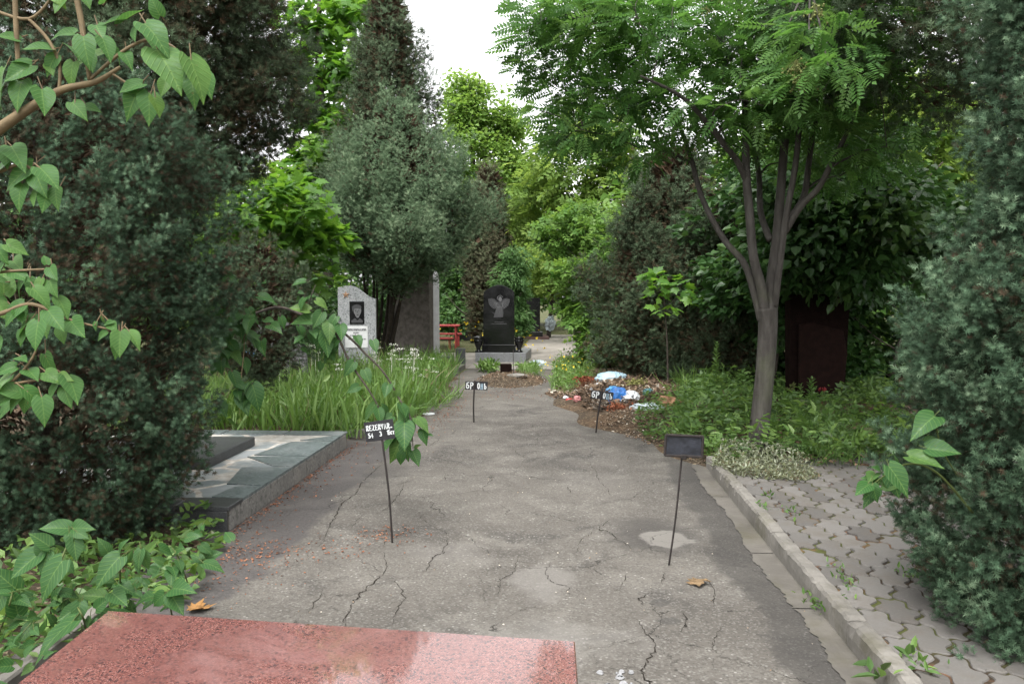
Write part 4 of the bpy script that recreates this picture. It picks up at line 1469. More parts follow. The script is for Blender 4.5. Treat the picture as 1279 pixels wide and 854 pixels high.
ng = 70
xs = np.linspace(HC[0] - 1.2, HC[0] + 1.2, ng); ys = np.linspace(HC[1] - 2.2, HC[1] + 2.2, ng)
X, Y = np.meshgrid(xs, ys)
Z = heap_z(X, Y) - .02 + .05 * wob(X, Y, 3.1, 4) * (heap_z(X, Y) > .02) + .02 * wob(X, Y, 9, 2) * (heap_z(X, Y) > .02)
i = np.arange((ng - 1) ** 2); a = (i // (ng - 1)) * ng + i % (ng - 1)
root = empty('rubbish_heap', (HC[0], HC[1], 0), 'heap of brown garden waste and dead leaves at the right edge of the asphalt', 'rubbish heap')
link('mound', raw_mesh('mound', np.stack([X.ravel(), Y.ravel(), Z.ravel()], 1), np.stack([a, a + 1, a + ng + 1, a + ng], 1), M_SOIL, True), root)
lv = Leaves()
n = 9000
th = RNG.uniform(0, 2 * PI, n); rr = np.sqrt(RNG.uniform(0, 1.0, n)) * (1 + .22 * np.sin(3 * th) + .15 * np.sin(7 * th + 1))
px_ = HC[0] + .97 * rr * np.cos(th); py_ = HC[1] + 2.05 * rr * np.sin(th)
pz_ = heap_z(px_, py_) + RNG.uniform(0, .06, n)
lv.put(T_OV, np.stack([px_, py_, pz_], 1), rand_dirs(n) * [1, 1, .5], UP + RNG.normal(size=(n, 3)) * .7, RNG.uniform(.02, .08, n), RNG.normal(.42, .3, n) + .3 * np.sin(px_ * 5 + 2 * np.sin(py_ * 4)))
n = 2500
th = RNG.uniform(0, 2 * PI, n); rr = np.sqrt(RNG.uniform(0, 1.0, n))
px_ = HC[0] + .93 * rr * np.cos(th); py_ = HC[1] + 2.0 * rr * np.sin(th)
lv.put((np.array([[-.012, 0, 0], [.012, 0, 0], [.008, 1, 0], [0, .5, .02]]), np.array([[0, 1, 2], [0, 2, 3]])), np.stack([px_, py_, heap_z(px_, py_) + .03], 1), rand_dirs(n) * [1, 1, .3], rand_dirs(n), RNG.uniform(.08, .32, n), RNG.uniform(0, .7, n))
tag(lv.build('dead_leaves', M_LITTER, root), kind='stuff')


def crumple(name, label, cat, loc, size, mat, seed, amp=.35, freq=2.2, sub=3, flat=1.0, group=None, rz=0.0):
    bm = bmesh.new()
    bmesh.ops.create_icosphere(bm, subdivisions=sub, radius=1.0)
    for v in bm.verts:
        p = v.co * freq + mathutils.Vector((seed * 3.7, seed * 1.3, seed))
        r1 = 1 - abs(mnoise.noise(p)) * 2
        r2 = 1 - abs(mnoise.noise(p * 2.3)) * 2
        r3 = 1 - abs(mnoise.noise(p * 5.1)) * 2
        v.co *= 1 + amp * (r1 * .5 + r2 * .3 + r3 * .2 - .2)
        v.co.z *= flat
    c_, s_ = math.cos(rz), math.sin(rz)
    for v in bm.verts:
        x, y, z = v.co.x * size[0], v.co.y * size[1], v.co.z * size[2]
        v.co = (x * c_ - y * s_, x * s_ + y * c_, z)
    me = bpy.data.meshes.new(name)
    bm.to_mesh(me); bm.free()
    me.materials.append(mat)
    me.polygons.foreach_set('use_smooth', np.full(len(me.polygons), False))
    o = bpy.data.objects.new(name, me)
    COL.objects.link(o)
    o.location = tuple(loc)
    return tag(o, label, cat, group)


import bmesh
def m_film(name, c, alpha=.5, rough=.25):
    t = NT(name)
    nz = t.noise(14, 5)
    p = t.pr(t.mix(nz, c, tuple(min(1, x * 1.3) for x in c)), rough, None, .6)
    p.inputs['Alpha'].default_value = alpha
    return t.done(p)


M_BLUE = m_plain('blue_plastic', (.03, .17, .50), .35, .3, 10, .5, .1)
M_WPLA = m_plain('white_plastic', (.74, .76, .78), .4, .08, 10, .5, .1)
M_CLEAR = m_film('clear_film', (.62, .72, .76), .55)
M_CLEARB = m_film('pale_blue_film', (.40, .58, .68), .55)
M_RPLA = m_plain('red_plastic', (.55, .03, .03), .35, .1, 10, .5, .0)
M_PINK = m_plain('pink_plastic', (.55, .22, .22), .4, .1, 10, .5, .0)
M_PURP = m_plain('purple_petals', (.10, .07, .26), .6, .3, 10, .3, .1)
M_TEAL = m_plain('teal_plastic', (.04, .16, .17), .4, .3, 10, .4, .1)
M_PAPER = m_plain('brown_wrapping', (.34, .19, .11), .8, .3, 6, .2, .2)


def hp(px, py, dz=.02):
    """a point on the heap seen at a photo pixel"""
    for Y in np.arange(9.5, 17, .02):
        p = A(px, py, Y)
        if p[2] <= heap_z(p[0], p[1]): break
    return np.array([p[0], p[1], max(p[2], 0) + dz])


kk = 15 / FPX
crumple('plastic_bag', 'crumpled bright blue plastic bag beside the lettered plate on the heap', 'bag', hp(772, 500, .04), (9 * kk, .10, 9 * kk), M_BLUE, 1, .5)
crumple('plastic_bag', 'thin blue bag corner sticking up behind the bright blue bag', 'bag', hp(765, 491, .03), (6 * kk, .08, 4.5 * kk), m_plain('light_blue_plastic', (.10, .33, .62), .35, .2, 10), 2, .6)
crumple('plastic_bag', 'crumpled white plastic bag right of the bright blue bag', 'bag', hp(788, 499, .03), (7 * kk, .10, 5.4 * kk), M_WPLA, 3, .6)
crumple('plastic_bag', 'clear plastic bag lying at the right foot of the heap', 'bag', hp(808, 511, .01), (13 * kk, .14, 4.5 * kk), M_CLEAR, 4, .6)
crumple('plastic_sack', 'big pale blue clear plastic sack lying on top of the heap', 'sack', hp(764, 477, .06), (17 * kk, .2, 7 * kk), M_CLEARB, 5, .28, rz=-.2)
crumple('paper_wrapping', 'crumpled brown paper wrapping at the right end of the heap', 'wrapping', hp(834, 508, .03), (10 * kk, .12, 7 * kk), M_PAPER, 6, .7)
crumple('faded_flowers', 'bunch of purple artificial flowers on the back of the heap', 'flowers', hp(805, 477, .03), (7 * kk, .08, 4.5 * kk), M_PURP, 7, .9, 3.5)
crumple('artificial_flower', 'red artificial flower beside the purple bunch on the heap', 'flower', hp(814, 479, .03), (2.6 * kk, .04, 3 * kk), M_RPLA, 8, .9, 4)
crumple('bottle_scrap', 'dark teal plastic scrap among the brown leaves', 'scrap', hp(809, 493, .02), (4 * kk, .06, 4 * kk), M_TEAL, 9, .7)
crumple('pink_scrap', 'pink plastic scrap lying behind the red bottle cap', 'scrap', hp(721, 501, .03), (3.5 * kk, .05, 3 * kk), M_PINK, 10, .6)
crumple('paper_scrap', 'crumpled white paper at the left end of the heap beside the red bottle', 'paper', hp(707, 500, .03), (3.1 * kk, .05, 2.7 * kk), M_WPLA, 11, .5)
crumple('paper_scrap', 'small white crumpled paper on the upper left of the heap', 'paper', hp(716, 487, .03), (3.2 * kk, .05, 2.4 * kk), M_WPLA, 12, .6)
crumple('paper_scrap', 'flat white scrap on the asphalt at the heap foot near the lettered plate', 'paper', hp(757, 523, .01), (3.0 * kk, .05, 1.4 * kk), M_WPLA, 13, .4)
crumple('egg_carton_scrap', 'rounded white scrap at the lower right foot of the heap', 'scrap', hp(787, 522, .015), (3.0 * kk, .05, 1.7 * kk), M_WPLA, 14, .2)
crumple('paper_scrap', 'cream coloured paper scraps above the blue bag', 'paper', hp(775, 484, .02), (6 * kk, .08, 1.8 * kk), m_plain('cream_paper', (.55, .50, .36), .8), 15, .8)
p0 = hp(711, 503, .035)
r_ = empty('plastic_bottle', p0, 'red plastic bottle cap end lying at the left foot of the heap', 'bottle')
MB().tube([p0 + [-.05, 0, 0], p0 + [-.02, 0, 0], p0 + [.02, .01, 0], p0 + [.10, .03, 0], p0 + [.13, .04, 0]], [.026, .034, .036, .034, .02], 12).build('body', M_RPLA, r_, smooth=True)
p0 = hp(738, 490, .04); p1 = hp(746, 484, .06)
MB().tube([p0, p1], [.022, .018], 8).build('cardboard_tube', M_WPLA, label='pale pink white tube leaning above the lettered plate on the heap', cat='tube')
for (px, py, n_, lab, c_, sd) in ((730, 487, 60, 'upright bunch of rust red dried stalks on the left of the heap', (.16, .055, .03), 1), (795, 484, 70, 'wilted green and straw coloured bouquet on top of the heap behind the blue bag', (.17, .17, .06), 2), (752, 512, 60, 'flattened grey brown dried bouquet below the lettered plate', (.12, .10, .08), 3), (772, 515, 60, 'rust coloured dried flowers at the front foot of the heap', (.24, .09, .05), 4)):
    p0 = hp(px, py, .0)
    up_ = 1.0 if sd == 1 else .35
    lv = Leaves()
    d = RNG.normal(size=(n_, 3)) * [.6, .6, .3] + [(-.3 if sd % 2 else .4), 0, up_]
    lv.put((np.array([[-.02, 0, 0], [.02, 0, 0], [.012, 1, 0], [-.012, 1, 0]]), np.array([[0, 1, 2], [0, 2, 3]])), p0 + RNG.normal(size=(n_, 3)) * [.05, .05, .01], d, rand_dirs(n_), RNG.uniform(.1, .24, n_), RNG.uniform(0, 1, n_))
    lv.put(T_OVW, p0 + RNG.normal(size=(n_ * 3, 3)) * [.065, .065, .02] + [0, 0, .05] + np.array([0, 0, .12 if sd == 1 else .02]), rand_dirs(n_ * 3), rand_dirs(n_ * 3), RNG.uniform(.02, .05, n_ * 3), RNG.uniform(0, 1, n_ * 3))
    lv.build('dried_bouquet', m_leaf('dried_flowers_' + 'abcd'[sd - 1], [(0, tuple(x * .6 for x in c_)), (1, tuple(x * 1.5 for x in c_))], .8, .1, .1, 1.1), label=lab, cat='dried flowers', group='dried bouquets on the rubbish heap')
# white lid on the asphalt, scraps
lc = G(535, 517.5)
MB().lathe((lc[0], lc[1], .002), [(.02, .0), (.085, .0), (.088, .012), (.075, .016), (.04, .012)], 24).build('plastic_disc', M_WPLA, smooth=True, label='round white plastic lid lying on the asphalt by the grass', cat='plastic disc')
crumple('plastic_scrap', 'crumpled clear white plastic lying by the grey plinth corner', 'scrap', G(672, 457) + [0, 0, .05], (.16, .12, .07), M_CLEAR, 21, .7)
crumple('plastic_wrap', 'pale blue white wrapped object beyond the far black headstone', 'wrap', A(687, 404, 31) , (.13, .12, .20), m_plain('pale_wrap', (.62, .70, .76), .5), 22, 1.0)
bc = A(303, 443, 12.8)
crumple('blue_bag', 'small bright blue plastic bag caught in the tall grass', 'bag', (bc[0], bc[1], bc[2]), (.16, .1, .06), m_plain('sky_blue_plastic', (.16, .40, .75), .4, .2, 10), 23, .6)
# soil mound with stump before the black headstone
mc = G(637, 478)
MCn = np.array([mc[0] + .02, mc[1] + .35])
def mound_z(x, y):
    a = ((x - MCn[0]) / .62) ** 2 + ((y - MCn[1]) / 1.2) ** 2
    return np.maximum(0, 1 - a) ** .8 * .15
ng = 50
xs = np.linspace(MCn[0] - .8, MCn[0] + .8, ng); ys = np.linspace(MCn[1] - 1.7, MCn[1] + 1.7, ng)
X, Y = np.meshgrid(xs, ys)
Z = mound_z(X, Y) - .015 + .04 * wob(X, Y, 4.1, 4) * (mound_z(X, Y) > .02)
i = np.arange((ng - 1) ** 2); a = (i // (ng - 1)) * ng + i % (ng - 1)
root = empty('soil_mound', (MCn[0], MCn[1], 0), 'small mound of soil and pebbles before the grey plinth', 'soil mound')
link('mound', raw_mesh('mound', np.stack([X.ravel(), Y.ravel(), Z.ravel()], 1), np.stack([a, a + 1, a + ng + 1, a + ng], 1), M_SOIL, True), root)
lv = Leaves(); n = 1500
th = RNG.uniform(0, 2 * PI, n); rr = np.sqrt(RNG.uniform(0, 1.2, n))
px_ = MCn[0] + .62 * rr * np.cos(th); py_ = MCn[1] + 1.2 * rr * np.sin(th)
lv.put(T_OVW, np.stack([px_, py_, mound_z(px_, py_) + RNG.uniform(0, .03, n)], 1), rand_dirs(n) * [1, 1, .4], UP + RNG.normal(size=(n, 3)) * .6, RNG.uniform(.010, .034, n), RNG.normal(.35, .3, n))
tag(lv.build('pebbles_and_litter', M_LITTER, root), kind='stuff')
sp = A(632, 462, MCn[1] + .2)
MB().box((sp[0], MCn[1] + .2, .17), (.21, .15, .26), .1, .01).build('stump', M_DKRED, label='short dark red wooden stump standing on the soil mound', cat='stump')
rp0 = np.array([sp[0] + .14, MCn[1] + .05, .1]); rp1 = A(641, 437, MCn[1] + .3)
MB().tube([rp0, rp1], .007, 6).build('iron_rod', M_IRON, label='thin bare iron rod leaning beside the stump on the mound', cat='rod')
st0 = A(646, 470, MCn[1] - .3)
crumple('flat_stone', 'flat grey stone lying on the soil mound', 'stone', (st0[0], st0[1], .13), (.17, .14, .035), M_CONC, 31, .3)
# leaves dropped on the asphalt
for px, py, s, lab, mt, sd in ((872, 730, .065, 'curled tan dead leaf on the asphalt near the blank sign', (.22, .15, .085), 3), (250, 762, .07, 'orange dead leaf behind the red granite slab', (.30, .16, .06), 5)):
    c = G(px, py)
    V, F = T_MAPLE
    W_ = V.copy() - [0, .4, 0]; W_[:, 2] = .16 + .20 * np.sin(W_[:, 0] * 5 + sd) * np.cos(W_[:, 1] * 4) + .25 * (W_[:, 0] ** 2)
    W_ = W_ * s * 2 ; W_[:, 2] = W_[:, 2] * .6 + .004
    cc, ss_ = math.cos(sd), math.sin(sd)
    W_ = np.stack([W_[:, 0] * cc - W_[:, 1] * ss_, W_[:, 0] * ss_ + W_[:, 1] * cc, W_[:, 2]], 1) + [c[0], c[1], .002]
    MB().add(W_, F).build('dead_leaf', m_plain('dead_leaf_%d' % sd, mt, .8, .35, 30, .15), label=lab, cat='leaf')
# pale plaster crumbs at the near edge of the path
mb = MB()
for i in range(16):
    c = G(random.uniform(748, 792), random.uniform(838, 862))
    r = random.uniform(.005, .020); k = 7
    ring = [c + np.array([r * random.uniform(.6, 1.2) * math.cos(2 * PI * j / k), r * random.uniform(.6, 1.3) * math.sin(2 * PI * j / k), .004]) for j in range(k)]
    mb.add(ring + [p * [1, 1, 0] + (c - p) * [.3, .3, 0] + [0, 0, .012] for p in ring], [tuple(range(k, 2 * k))] + [(j, (j + 1) % k, k + (j + 1) % k, k + j) for j in range(k)])
mb.build('plaster_crumbs', m_plain('pale_plaster', (.33, .33, .335), .9, .2, 20), label='patch of pale plaster crumbs on the asphalt beside the red slab', cat='rubble', kind='stuff')
# ================================================================== PLANTS
def ax(px, Y):
    return (float(A(px, 400, Y)[0]), Y)


# ---- junipers
juniper('juniper_tree', 'broad blue-green juniper filling the left foreground behind the lilac shoots', (-3.18, 5.75),
        [(.02, .74), (.4, .97), (1.0, 1.14), (1.8, 1.20), (2.4, 1.12), (2.75, .9), (3.05, .5), (3.2, .12)], 1400, .36, 54, T_SHN, 1.05, M_JUN, .12, dead=9000, deadsize=.022, tone=-.17)
juniper('juniper_tree', 'low brownish juniper bough beside the lilac leaves right of the big left juniper', ax(322, 8.4),
        [(.75, .12), (1.05, .42), (1.5, .52), (1.9, .36), (2.15, .1)], 170, .34, 40, T_SHM, .8, M_JUND, .14, up=.5, dead=1500, deadsize=.028,
        trunk=([[(-4.9, 9.4, 0), (-4.2, 9.0, .8), (-3.1, 8.6, 1.3), (-2.6, 8.4, 1.6)]], [(.05, .04, .03, .01)]))
juniper('juniper_tree', 'tall dark brownish juniper overhanging the upper left corner', (-4.15, 9.6),
        [(2.55, .3), (2.9, 1.1), (3.4, 1.5), (4.5, 1.6), (5.6, 1.5), (6.8, 1.2), (7.8, .5)], 2000, .55, 40, T_SHM, 1.25, M_JUND, .14, up=.55, dead=9000, deadsize=.045, tone=-.08,
        trunk=([[(-4.6, 9.9, 0), (-4.5, 9.8, 2.2), (-4.2, 9.6, 5), (-4.1, 9.6, 7.4)]], [(.16, .13, .08, .02)]))
tb = A(476, 450, 18.4)
stems = []; srad = []
for i in range(13):
    a = i * 2.4
    b0 = np.array([tb[0] + .16 * math.cos(a) - .05, 18.3 + .16 * math.sin(a), 0])
    e = np.array([tb[0] + .18 + (.2 + .035 * i) * math.cos(a) + .1, 18.1 + (.2 + .06 * i) * math.sin(a), 2.1 + .12 * (i % 5)])
    stems.append([b0, (b0 + e) / 2 + [RNG.normal() * .06, 0, -.1], e]); srad.append((.045, .035, .02))
juniper('juniper_tree', 'bushy grey-green juniper leaning over the tall brown stele', (ax(497, 17.6)[0], 17.6),
        [(1.75, .15), (2.0, .7), (2.4, 1.35), (3.0, 1.62), (3.6, 1.5), (4.3, 1.0), (4.9, .5), (5.4, .12)], 900, .78, 44, T_SHF, .66, M_JUNL, .24, up=1.3, dead=2500, deadsize=.09, trunk=(stems, srad), tone=.16)
juniper('juniper_tree', 'tall dark spire-shaped juniper rising behind the bushy grey-green one', ax(488, 20.0),
        [(2.5, 1.1), (4.0, 1.25), (5.5, 1.05), (6.8, .75), (7.8, .42), (8.6, .08)], 850, .7, 30, T_SHF, .85, M_JUND, .24, up=1.3, dead=2500, deadsize=.09)
juniper('juniper_tree', 'narrow half brown juniper far off before the lime green tree', ax(609, 27), [(.2, .5), (2.2, .72), (3.6, .62), (4.6, .4), (5.5, .08)], 420, .6, 22, T_SHF, 1.1, M_JUNB, .2, up=1.3, dead=1500, deadsize=.12, tone=.1)
juniper('juniper_tree', 'blue-green juniper filling the right foreground over the paved terrace', (2.78, 3.82),
        [(.02, .74), (.3, .80), (.75, .88), (1.3, .95), (1.6, .86), (1.95, .70), (2.5, .62), (3.3, .62), (4.2, .2)], 1800, .33, 58, T_SHN, 1.0, M_JUN, .06, up=.75, dead=9000, deadsize=.02, tone=.0)
juniper('juniper_tree', 'dull brown-green juniper canopy overhanging the upper right corner', (4.35, 7.0),
        [(3.15, .3), (3.3, 1.5), (3.6, 2.15), (4.2, 2.3), (5.0, 1.9), (6.0, 1.0), (6.6, .2)], 1500, .5, 36, T_SHM, 1.15, M_JUND, .18, up=.3, dead=2500, deadsize=.04, tone=.30,
        trunk=([[(4.7, 7.4, .05), (4.65, 7.3, 2.0), (4.4, 7.1, 4.2), (4.35, 7.0, 6.2)]], [(.17, .14, .09, .02)]))
juniper('juniper_tree', 'dark upright juniper behind the rubbish heap', ax(838, 15.2), [(.05, .7), (.6, 1.15), (1.4, 1.3), (2.2, 1.2), (3.0, .95), (3.7, .6), (4.25, .1)], 900, .6, 32, T_SHF, .72, M_JUND, .2, up=1.0, dead=3000, deadsize=.08, tone=-.06)
juniper('juniper_tree', 'dark juniper between the rowan trunk and the upright juniper', ax(905, 14.0), [(.05, .5), (.8, .8), (1.8, .85), (2.6, .6), (3.3, .1)], 500, .55, 30, T_SHF, .7, M_JUND, .2, up=1.0, dead=2000, deadsize=.08, tone=-.05)

# ---- the rowan with its forked trunk
RY = 8.05


def rp(px, py, dy=0.0):
    return A(px, py, RY + dy)


rb = G(946, 572, .08)
RY = rb[1]
limbs = [
    ([rb - [0, 0, .1], rp(948, 540), rp(955, 470), rp(959, 410), rp(958, 385)], (.108, .092, .087, .088, .098)),
    ([rp(951, 400), rp(944, 372, .02), rp(930, 330, .05), rp(905, 300, .12), rp(878, 250, .2), rp(862, 195, .3), rp(845, 150, .4), rp(815, 110, .5)], (.042, .038, .033, .03, .027, .023, .017, .008)),
    ([rp(956, 400), rp(951, 360, -.06), rp(941, 320, -.1), rp(936, 265, -.12), rp(932, 215, -.1), rp(931, 150, 0), rp(926, 60, .1), rp(920, -60, .2)], (.052, .046, .042, .040, .038, .030, .022, .010)),
    ([rp(932, 225, -.1), rp(920, 200, -.2), rp(908, 185, -.3), rp(880, 150, -.5), rp(850, 120, -.7), rp(800, 95, -.9)], (.035, .03, .03, .024, .018, .008)),
    ([rp(960, 400), rp(964, 350, .04), rp(970, 300, .08), rp(975, 240, .1), rp(980, 180, .1), rp(988, 130, .05), rp(1000, 40, 0), rp(1010, -60, 0)], (.06, .052, .046, .042, .038, .03, .02, .010)),
    ([rp(967, 385), rp(974, 330, -.1), rp(982, 270, -.15), rp(993, 210, -.2), rp(1000, 150, -.25), rp(1015, 80, -.4), rp(1040, 0, -.5)], (.034, .031, .03, .028, .024, .018, .008)),
    ([rp(980, 290, -.1), rp(1000, 258, -.2), rp(1022, 235, -.3), rp(1038, 205, -.35), rp(1052, 178, -.4), rp(1075, 130, -.5)], (.032, .03, .027, .025, .022, .010)),
    ([rp(984, 275, .05), rp(1004, 245, .1), rp(1012, 190, .15), rp(1020, 150, .2), rp(1045, 110, .3)], (.034, .032, .028, .022, .010)),
    ([rp(962, 300, .1), rp(950, 265, .3), rp(948, 220, .5), rp(940, 170, .7), rp(930, 100, .9)], (.034, .03, .028, .022, .010)),
]
cl = [ell_clumps(rp(865, 30, .3), (1.6, 1.9, .9), 62, (.32, .5), .2, None),
      ell_clumps(rp(752, 70, .2), (.66, 1.0, .55), 22, (.24, .38), .3),
      ell_clumps(rp(1010, 60, -.6), (1.2, 1.0, .8), 34, (.3, .45), .3),
      ell_clumps(rp(840, 150, .2), (.95, 1.0, .34), 20, (.25, .38), .3),
      ell_clumps(rp(705, 145, 0), (.24, .6, .25), 6, (.18, .27), .3),
      ell_clumps(rp(672, 45, 0), (.2, .6, .3), 6, (.18, .27), .3),
      ell_clumps(rp(1040, 190, 0), (.7, .8, .3), 12, (.22, .35), .3),
      ell_clumps(rp(1060, 70, .3), (1.0, 1.3, .7), 26, (.3, .45), .3)]
cl = np.concatenate(cl)
rowan = broadleaf('rowan_tree', 'rowan tree with smooth grey forked trunk beside the end of the kerb', rb, limbs, cl, T_ROWAN, .19, 28, M_ROWAN, M_ROWANB, droop=.22, twig_r=.016, hang=.15)
# near spray of rowan leaves and green fruit clusters hanging in front
lv = Leaves()
for (px, py, dy, n, r) in ((1010, 55, -2.2, 34, .32), (1035, 85, -2.4, 26, .28), (1000, 95, -2.3, 20, .24), (985, 30, -2.0, 20, .3)):
    c = rp(px, py, dy)
    off = rand_dirs(n) * RNG.uniform(.2, 1, n)[:, None] * r
    off[:, 2] *= .6
    d = off / r + np.array([-.5, -.5, -.25]) + RNG.normal(size=(n, 3)) * .4
    lv.put(T_ROWAN, c + off, d, UP + RNG.normal(size=(n, 3)) * .3, .18 * RNG.uniform(.7, 1.2, n), RNG.normal(.55, .2, n))
lv.build('crown', M_ROWAN, rowan)
br = MB()
for (px, py, dy) in ((1010, 55, -2.2), (1035, 85, -2.4), (985, 30, -2.0)):
    br.tube(smooth_line([rp(995, 100, -.2), rp(1010, -10, -1.2), rp(px, py, dy)], 5), np.linspace(.018, .005, 11), 6)
br.build('branch', M_ROWANB, rowan, smooth=True)
M_FRUIT = m_plain('unripe_rowan_fruit', (.17, .19, .05), .6, .3, 40)
for (px, py, dy) in ((1003, 103, -2.3), (995, 88, -2.3), (890, 10, -.8), (1018, 18, -2.0)):
    mbf = MB()
    c = rp(px, py, dy)
    for i in range(34):
        p = c + RNG.normal(size=3) * [.045, .045, .028]
        mbf.lathe(p, [(.003, -.008), (.008, -.004), (.008, .003), (.003, .008)], 6)
        mbf.tube([p, c + [0, 0, .07]], .0015, 3, cap=False)
    mbf.build('fruit_cluster', M_FRUIT, rowan, smooth=True)

# ---- maples on the left
mb_ = ax(352, 14.8)
cl = np.concatenate([ell_clumps(A(350, 265, 13.6), (.75, .8, .55), 18, (.3, .5), .3), ell_clumps(A(392, 300, 14.2), (.45, .6, .4), 10, (.3, .45), .3), ell_clumps(A(305, 300, 13.8), (.6, .7, .6), 12, (.3, .5), .3),
                     ell_clumps(A(360, 350, 14.6), (.65, .8, .35), 12, (.3, .42), .3)])
broadleaf('maple_tree', 'young bright green maple between the left junipers and the grey headstone', (*mb_, 0), simple_trunk((*mb_, 0), (mb_[0] + .1, mb_[1], 3.3), .07, .1, 5, .9, .3), cl, T_MAPLE, .20, 34, M_MAPLE, droop=.35, leaf_up=1.1)
mb2 = ax(400, 22)
cl = np.concatenate([ell_clumps(A(418, 60, 22), (1.5, 1.2, 2.0), 60, (.45, .7), .25), ell_clumps(A(405, 180, 21.5), (1.1, 1.2, 1.2), 34, (.4, .6), .3), ell_clumps(A(398, 250, 21.5), (.9, 1.0, .8), 18, (.4, .6), .3)])
broadleaf('maple_tree', 'tall light green maple with open crown behind the spire-shaped juniper', (*mb2, 0), simple_trunk((*mb2, 0), (mb2[0] + .2, mb2[1], 10.5), .16, .25, 8, 1.6, .3), cl, T_MAPLE, .27, 30, M_MAPLE, droop=.4, leaf_up=1.1)
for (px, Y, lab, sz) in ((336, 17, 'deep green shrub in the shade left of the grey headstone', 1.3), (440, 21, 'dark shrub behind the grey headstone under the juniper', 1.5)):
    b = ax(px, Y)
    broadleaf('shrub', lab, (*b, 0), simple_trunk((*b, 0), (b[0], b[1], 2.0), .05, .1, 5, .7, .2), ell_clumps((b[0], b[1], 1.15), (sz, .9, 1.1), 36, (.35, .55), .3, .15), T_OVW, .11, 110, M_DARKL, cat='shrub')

# ---- trees in the middle and far distance
b = ax(600, 34)
cl = np.concatenate([ell_clumps(A(597, 215, 34), (1.5, 1.5, 3.4), 90, (.6, 1.05), .3), ell_clumps(A(585, 130, 34), (.8, 1.0, 1.3), 22, (.5, .8), .3), ell_clumps(A(630, 190, 34), (.8, 1, 1.6), 22, (.4, .65), .3)])
broadleaf('lime_green_tree', 'tall lime green tree in the gap at the end of the path', (*b, 0), simple_trunk((*b, 0), (b[0], b[1], 10.0), .2, .3, 9, 1.8, .25), cl, T_OVW, .16, 150, M_LIME, droop=.3)
b = ax(655, 38)
broadleaf('broadleaf_tree', 'darker green tree behind the narrow brown juniper', (*b, 0), simple_trunk((*b, 0), (b[0], b[1], 7.2), .18, .3, 8, 1.8, .25), np.concatenate([ell_clumps(A(648, 265, 38), (1.7, 1.5, 2.6), 80, (.6, .9), .4), ell_clumps(A(640, 345, 37), (1.9, 1.2, 1.2), 34, (.6, .9), .4, .4)]), T_OVW, .22, 100, M_BUSH, droop=.3)
b = ax(725, 27)
cl = np.concatenate([ell_clumps(A(722, 215, 26.5), (1.5, 1.2, 2.1), 50, (.4, .65), .35), ell_clumps(A(760, 190, 26), (1.1, 1.0, 1.8), 30, (.4, .6), .35), ell_clumps(A(690, 270, 27), (1.1, 1, 1.2), 26, (.4, .6), .35)])
broadleaf('ash_leaved_tree', 'light open tree with thin pale branches over the right side of the path', (*b, 0), simple_trunk((*b, 0), (b[0] + .5, b[1], 7.5), .12, .3, 10, 2.2, .2), cl, T_ASH, .34, 26, M_YELG, droop=.3)
b = ax(685, 31)
broadleaf('yellow_green_shrub', 'yellow-green shrub crown above the far black headstone', (*b, 0), simple_trunk((*b, 0), (b[0] + .3, b[1], 4.0), .08, .2, 7, 1.3, .3), np.concatenate([ell_clumps(A(690, 330, 31), (1.1, .9, 1.0), 34, (.4, .6), .35), ell_clumps(A(655, 330, 34), (1.0, .9, 1.2), 24, (.4, .6), .35)]), T_ASH, .30, 30, M_YELG, droop=.3, cat='shrub')
b = ax(745, 18.5)
cl = np.concatenate([ell_clumps(A(757, 350, 18.3), (.8, .9, .95), 50, (.28, .45), .35, .3), ell_clumps(A(735, 385, 18.0), (.3, .6, .4), 12, (.22, .36), .3, .35), ell_clumps(A(757, 425, 17.6), (.7, .6, .35), 24, (.22, .36), .3, .2), ell_clumps(A(730, 290, 19), (.8, .8, .6), 22, (.25, .4), .3)])
broadleaf('ash_leaved_bush', 'bright green leafy bush hanging over the right edge of the path before the far headstone', (*b, 0), simple_trunk((*b, 0), (b[0] - .2, b[1], 2.7), .06, .15, 8, 1.0, .15), cl, T_ASH, .23, 46, M_BUSH, droop=.35, cat='bush')
b = ax(590, 27.5)
broadleaf('lilac_shrub', 'dense mid green shrub behind the red table and bench', (*b, 0), simple_trunk((*b, 0), (b[0], b[1], 2.8), .06, .15, 7, 1.0, .15), np.concatenate([ell_clumps((b[0], b[1] + 2.3, 1.9), (1.5, .8, 1.45), 62, (.4, .6), .45, .35), ell_clumps((b[0] - .75, b[1] + 1.6, .8), (.7, .6, .6), 18, (.3, .45), .4, .25)]), T_OVW, .15, 110, M_MIDL, cat='shrub')
b = ax(640, 22.5)
broadleaf('weeping_shrub', 'feathery drooping shrub behind the right shoulder of the angel headstone', (*b, 0), simple_trunk((*b, 0), (b[0], b[1], 2.9), .035, .1, 8, .6, .2), np.concatenate([ell_clumps((b[0], b[1], 2.0), (.42, .4, .95), 44, (.22, .36), .3), ell_clumps((b[0] + .15, b[1], 1.0), (.36, .35, .5), 22, (.2, .3), .3)]), T_OVN, .12, 95, M_MIDL, droop=.9, cat='shrub', leaf_up=.4)
lv = Leaves()
for (px, Y, nn) in ((597, 25.8, 12), (583, 26.5, 10), (648, 21.0, 22), (655, 21.6, 10), (570, 27, 8)):
    c = A(px, 428, Y)
    n = nn
    p = np.stack([c[0] + RNG.normal(0, .28, n), Y + RNG.normal(0, .3, n), RNG.uniform(.1, .75, n)], 1)
    lv.put(T_OVW, p, rand_dirs(n, .6), rand_dirs(n), RNG.uniform(.04, .09, n), RNG.uniform(0, 1, n))
lv.build('yellow_flowers', M_YPET, label='yellow flowers round the black headstone and bench', cat='flowers', kind='stuff')

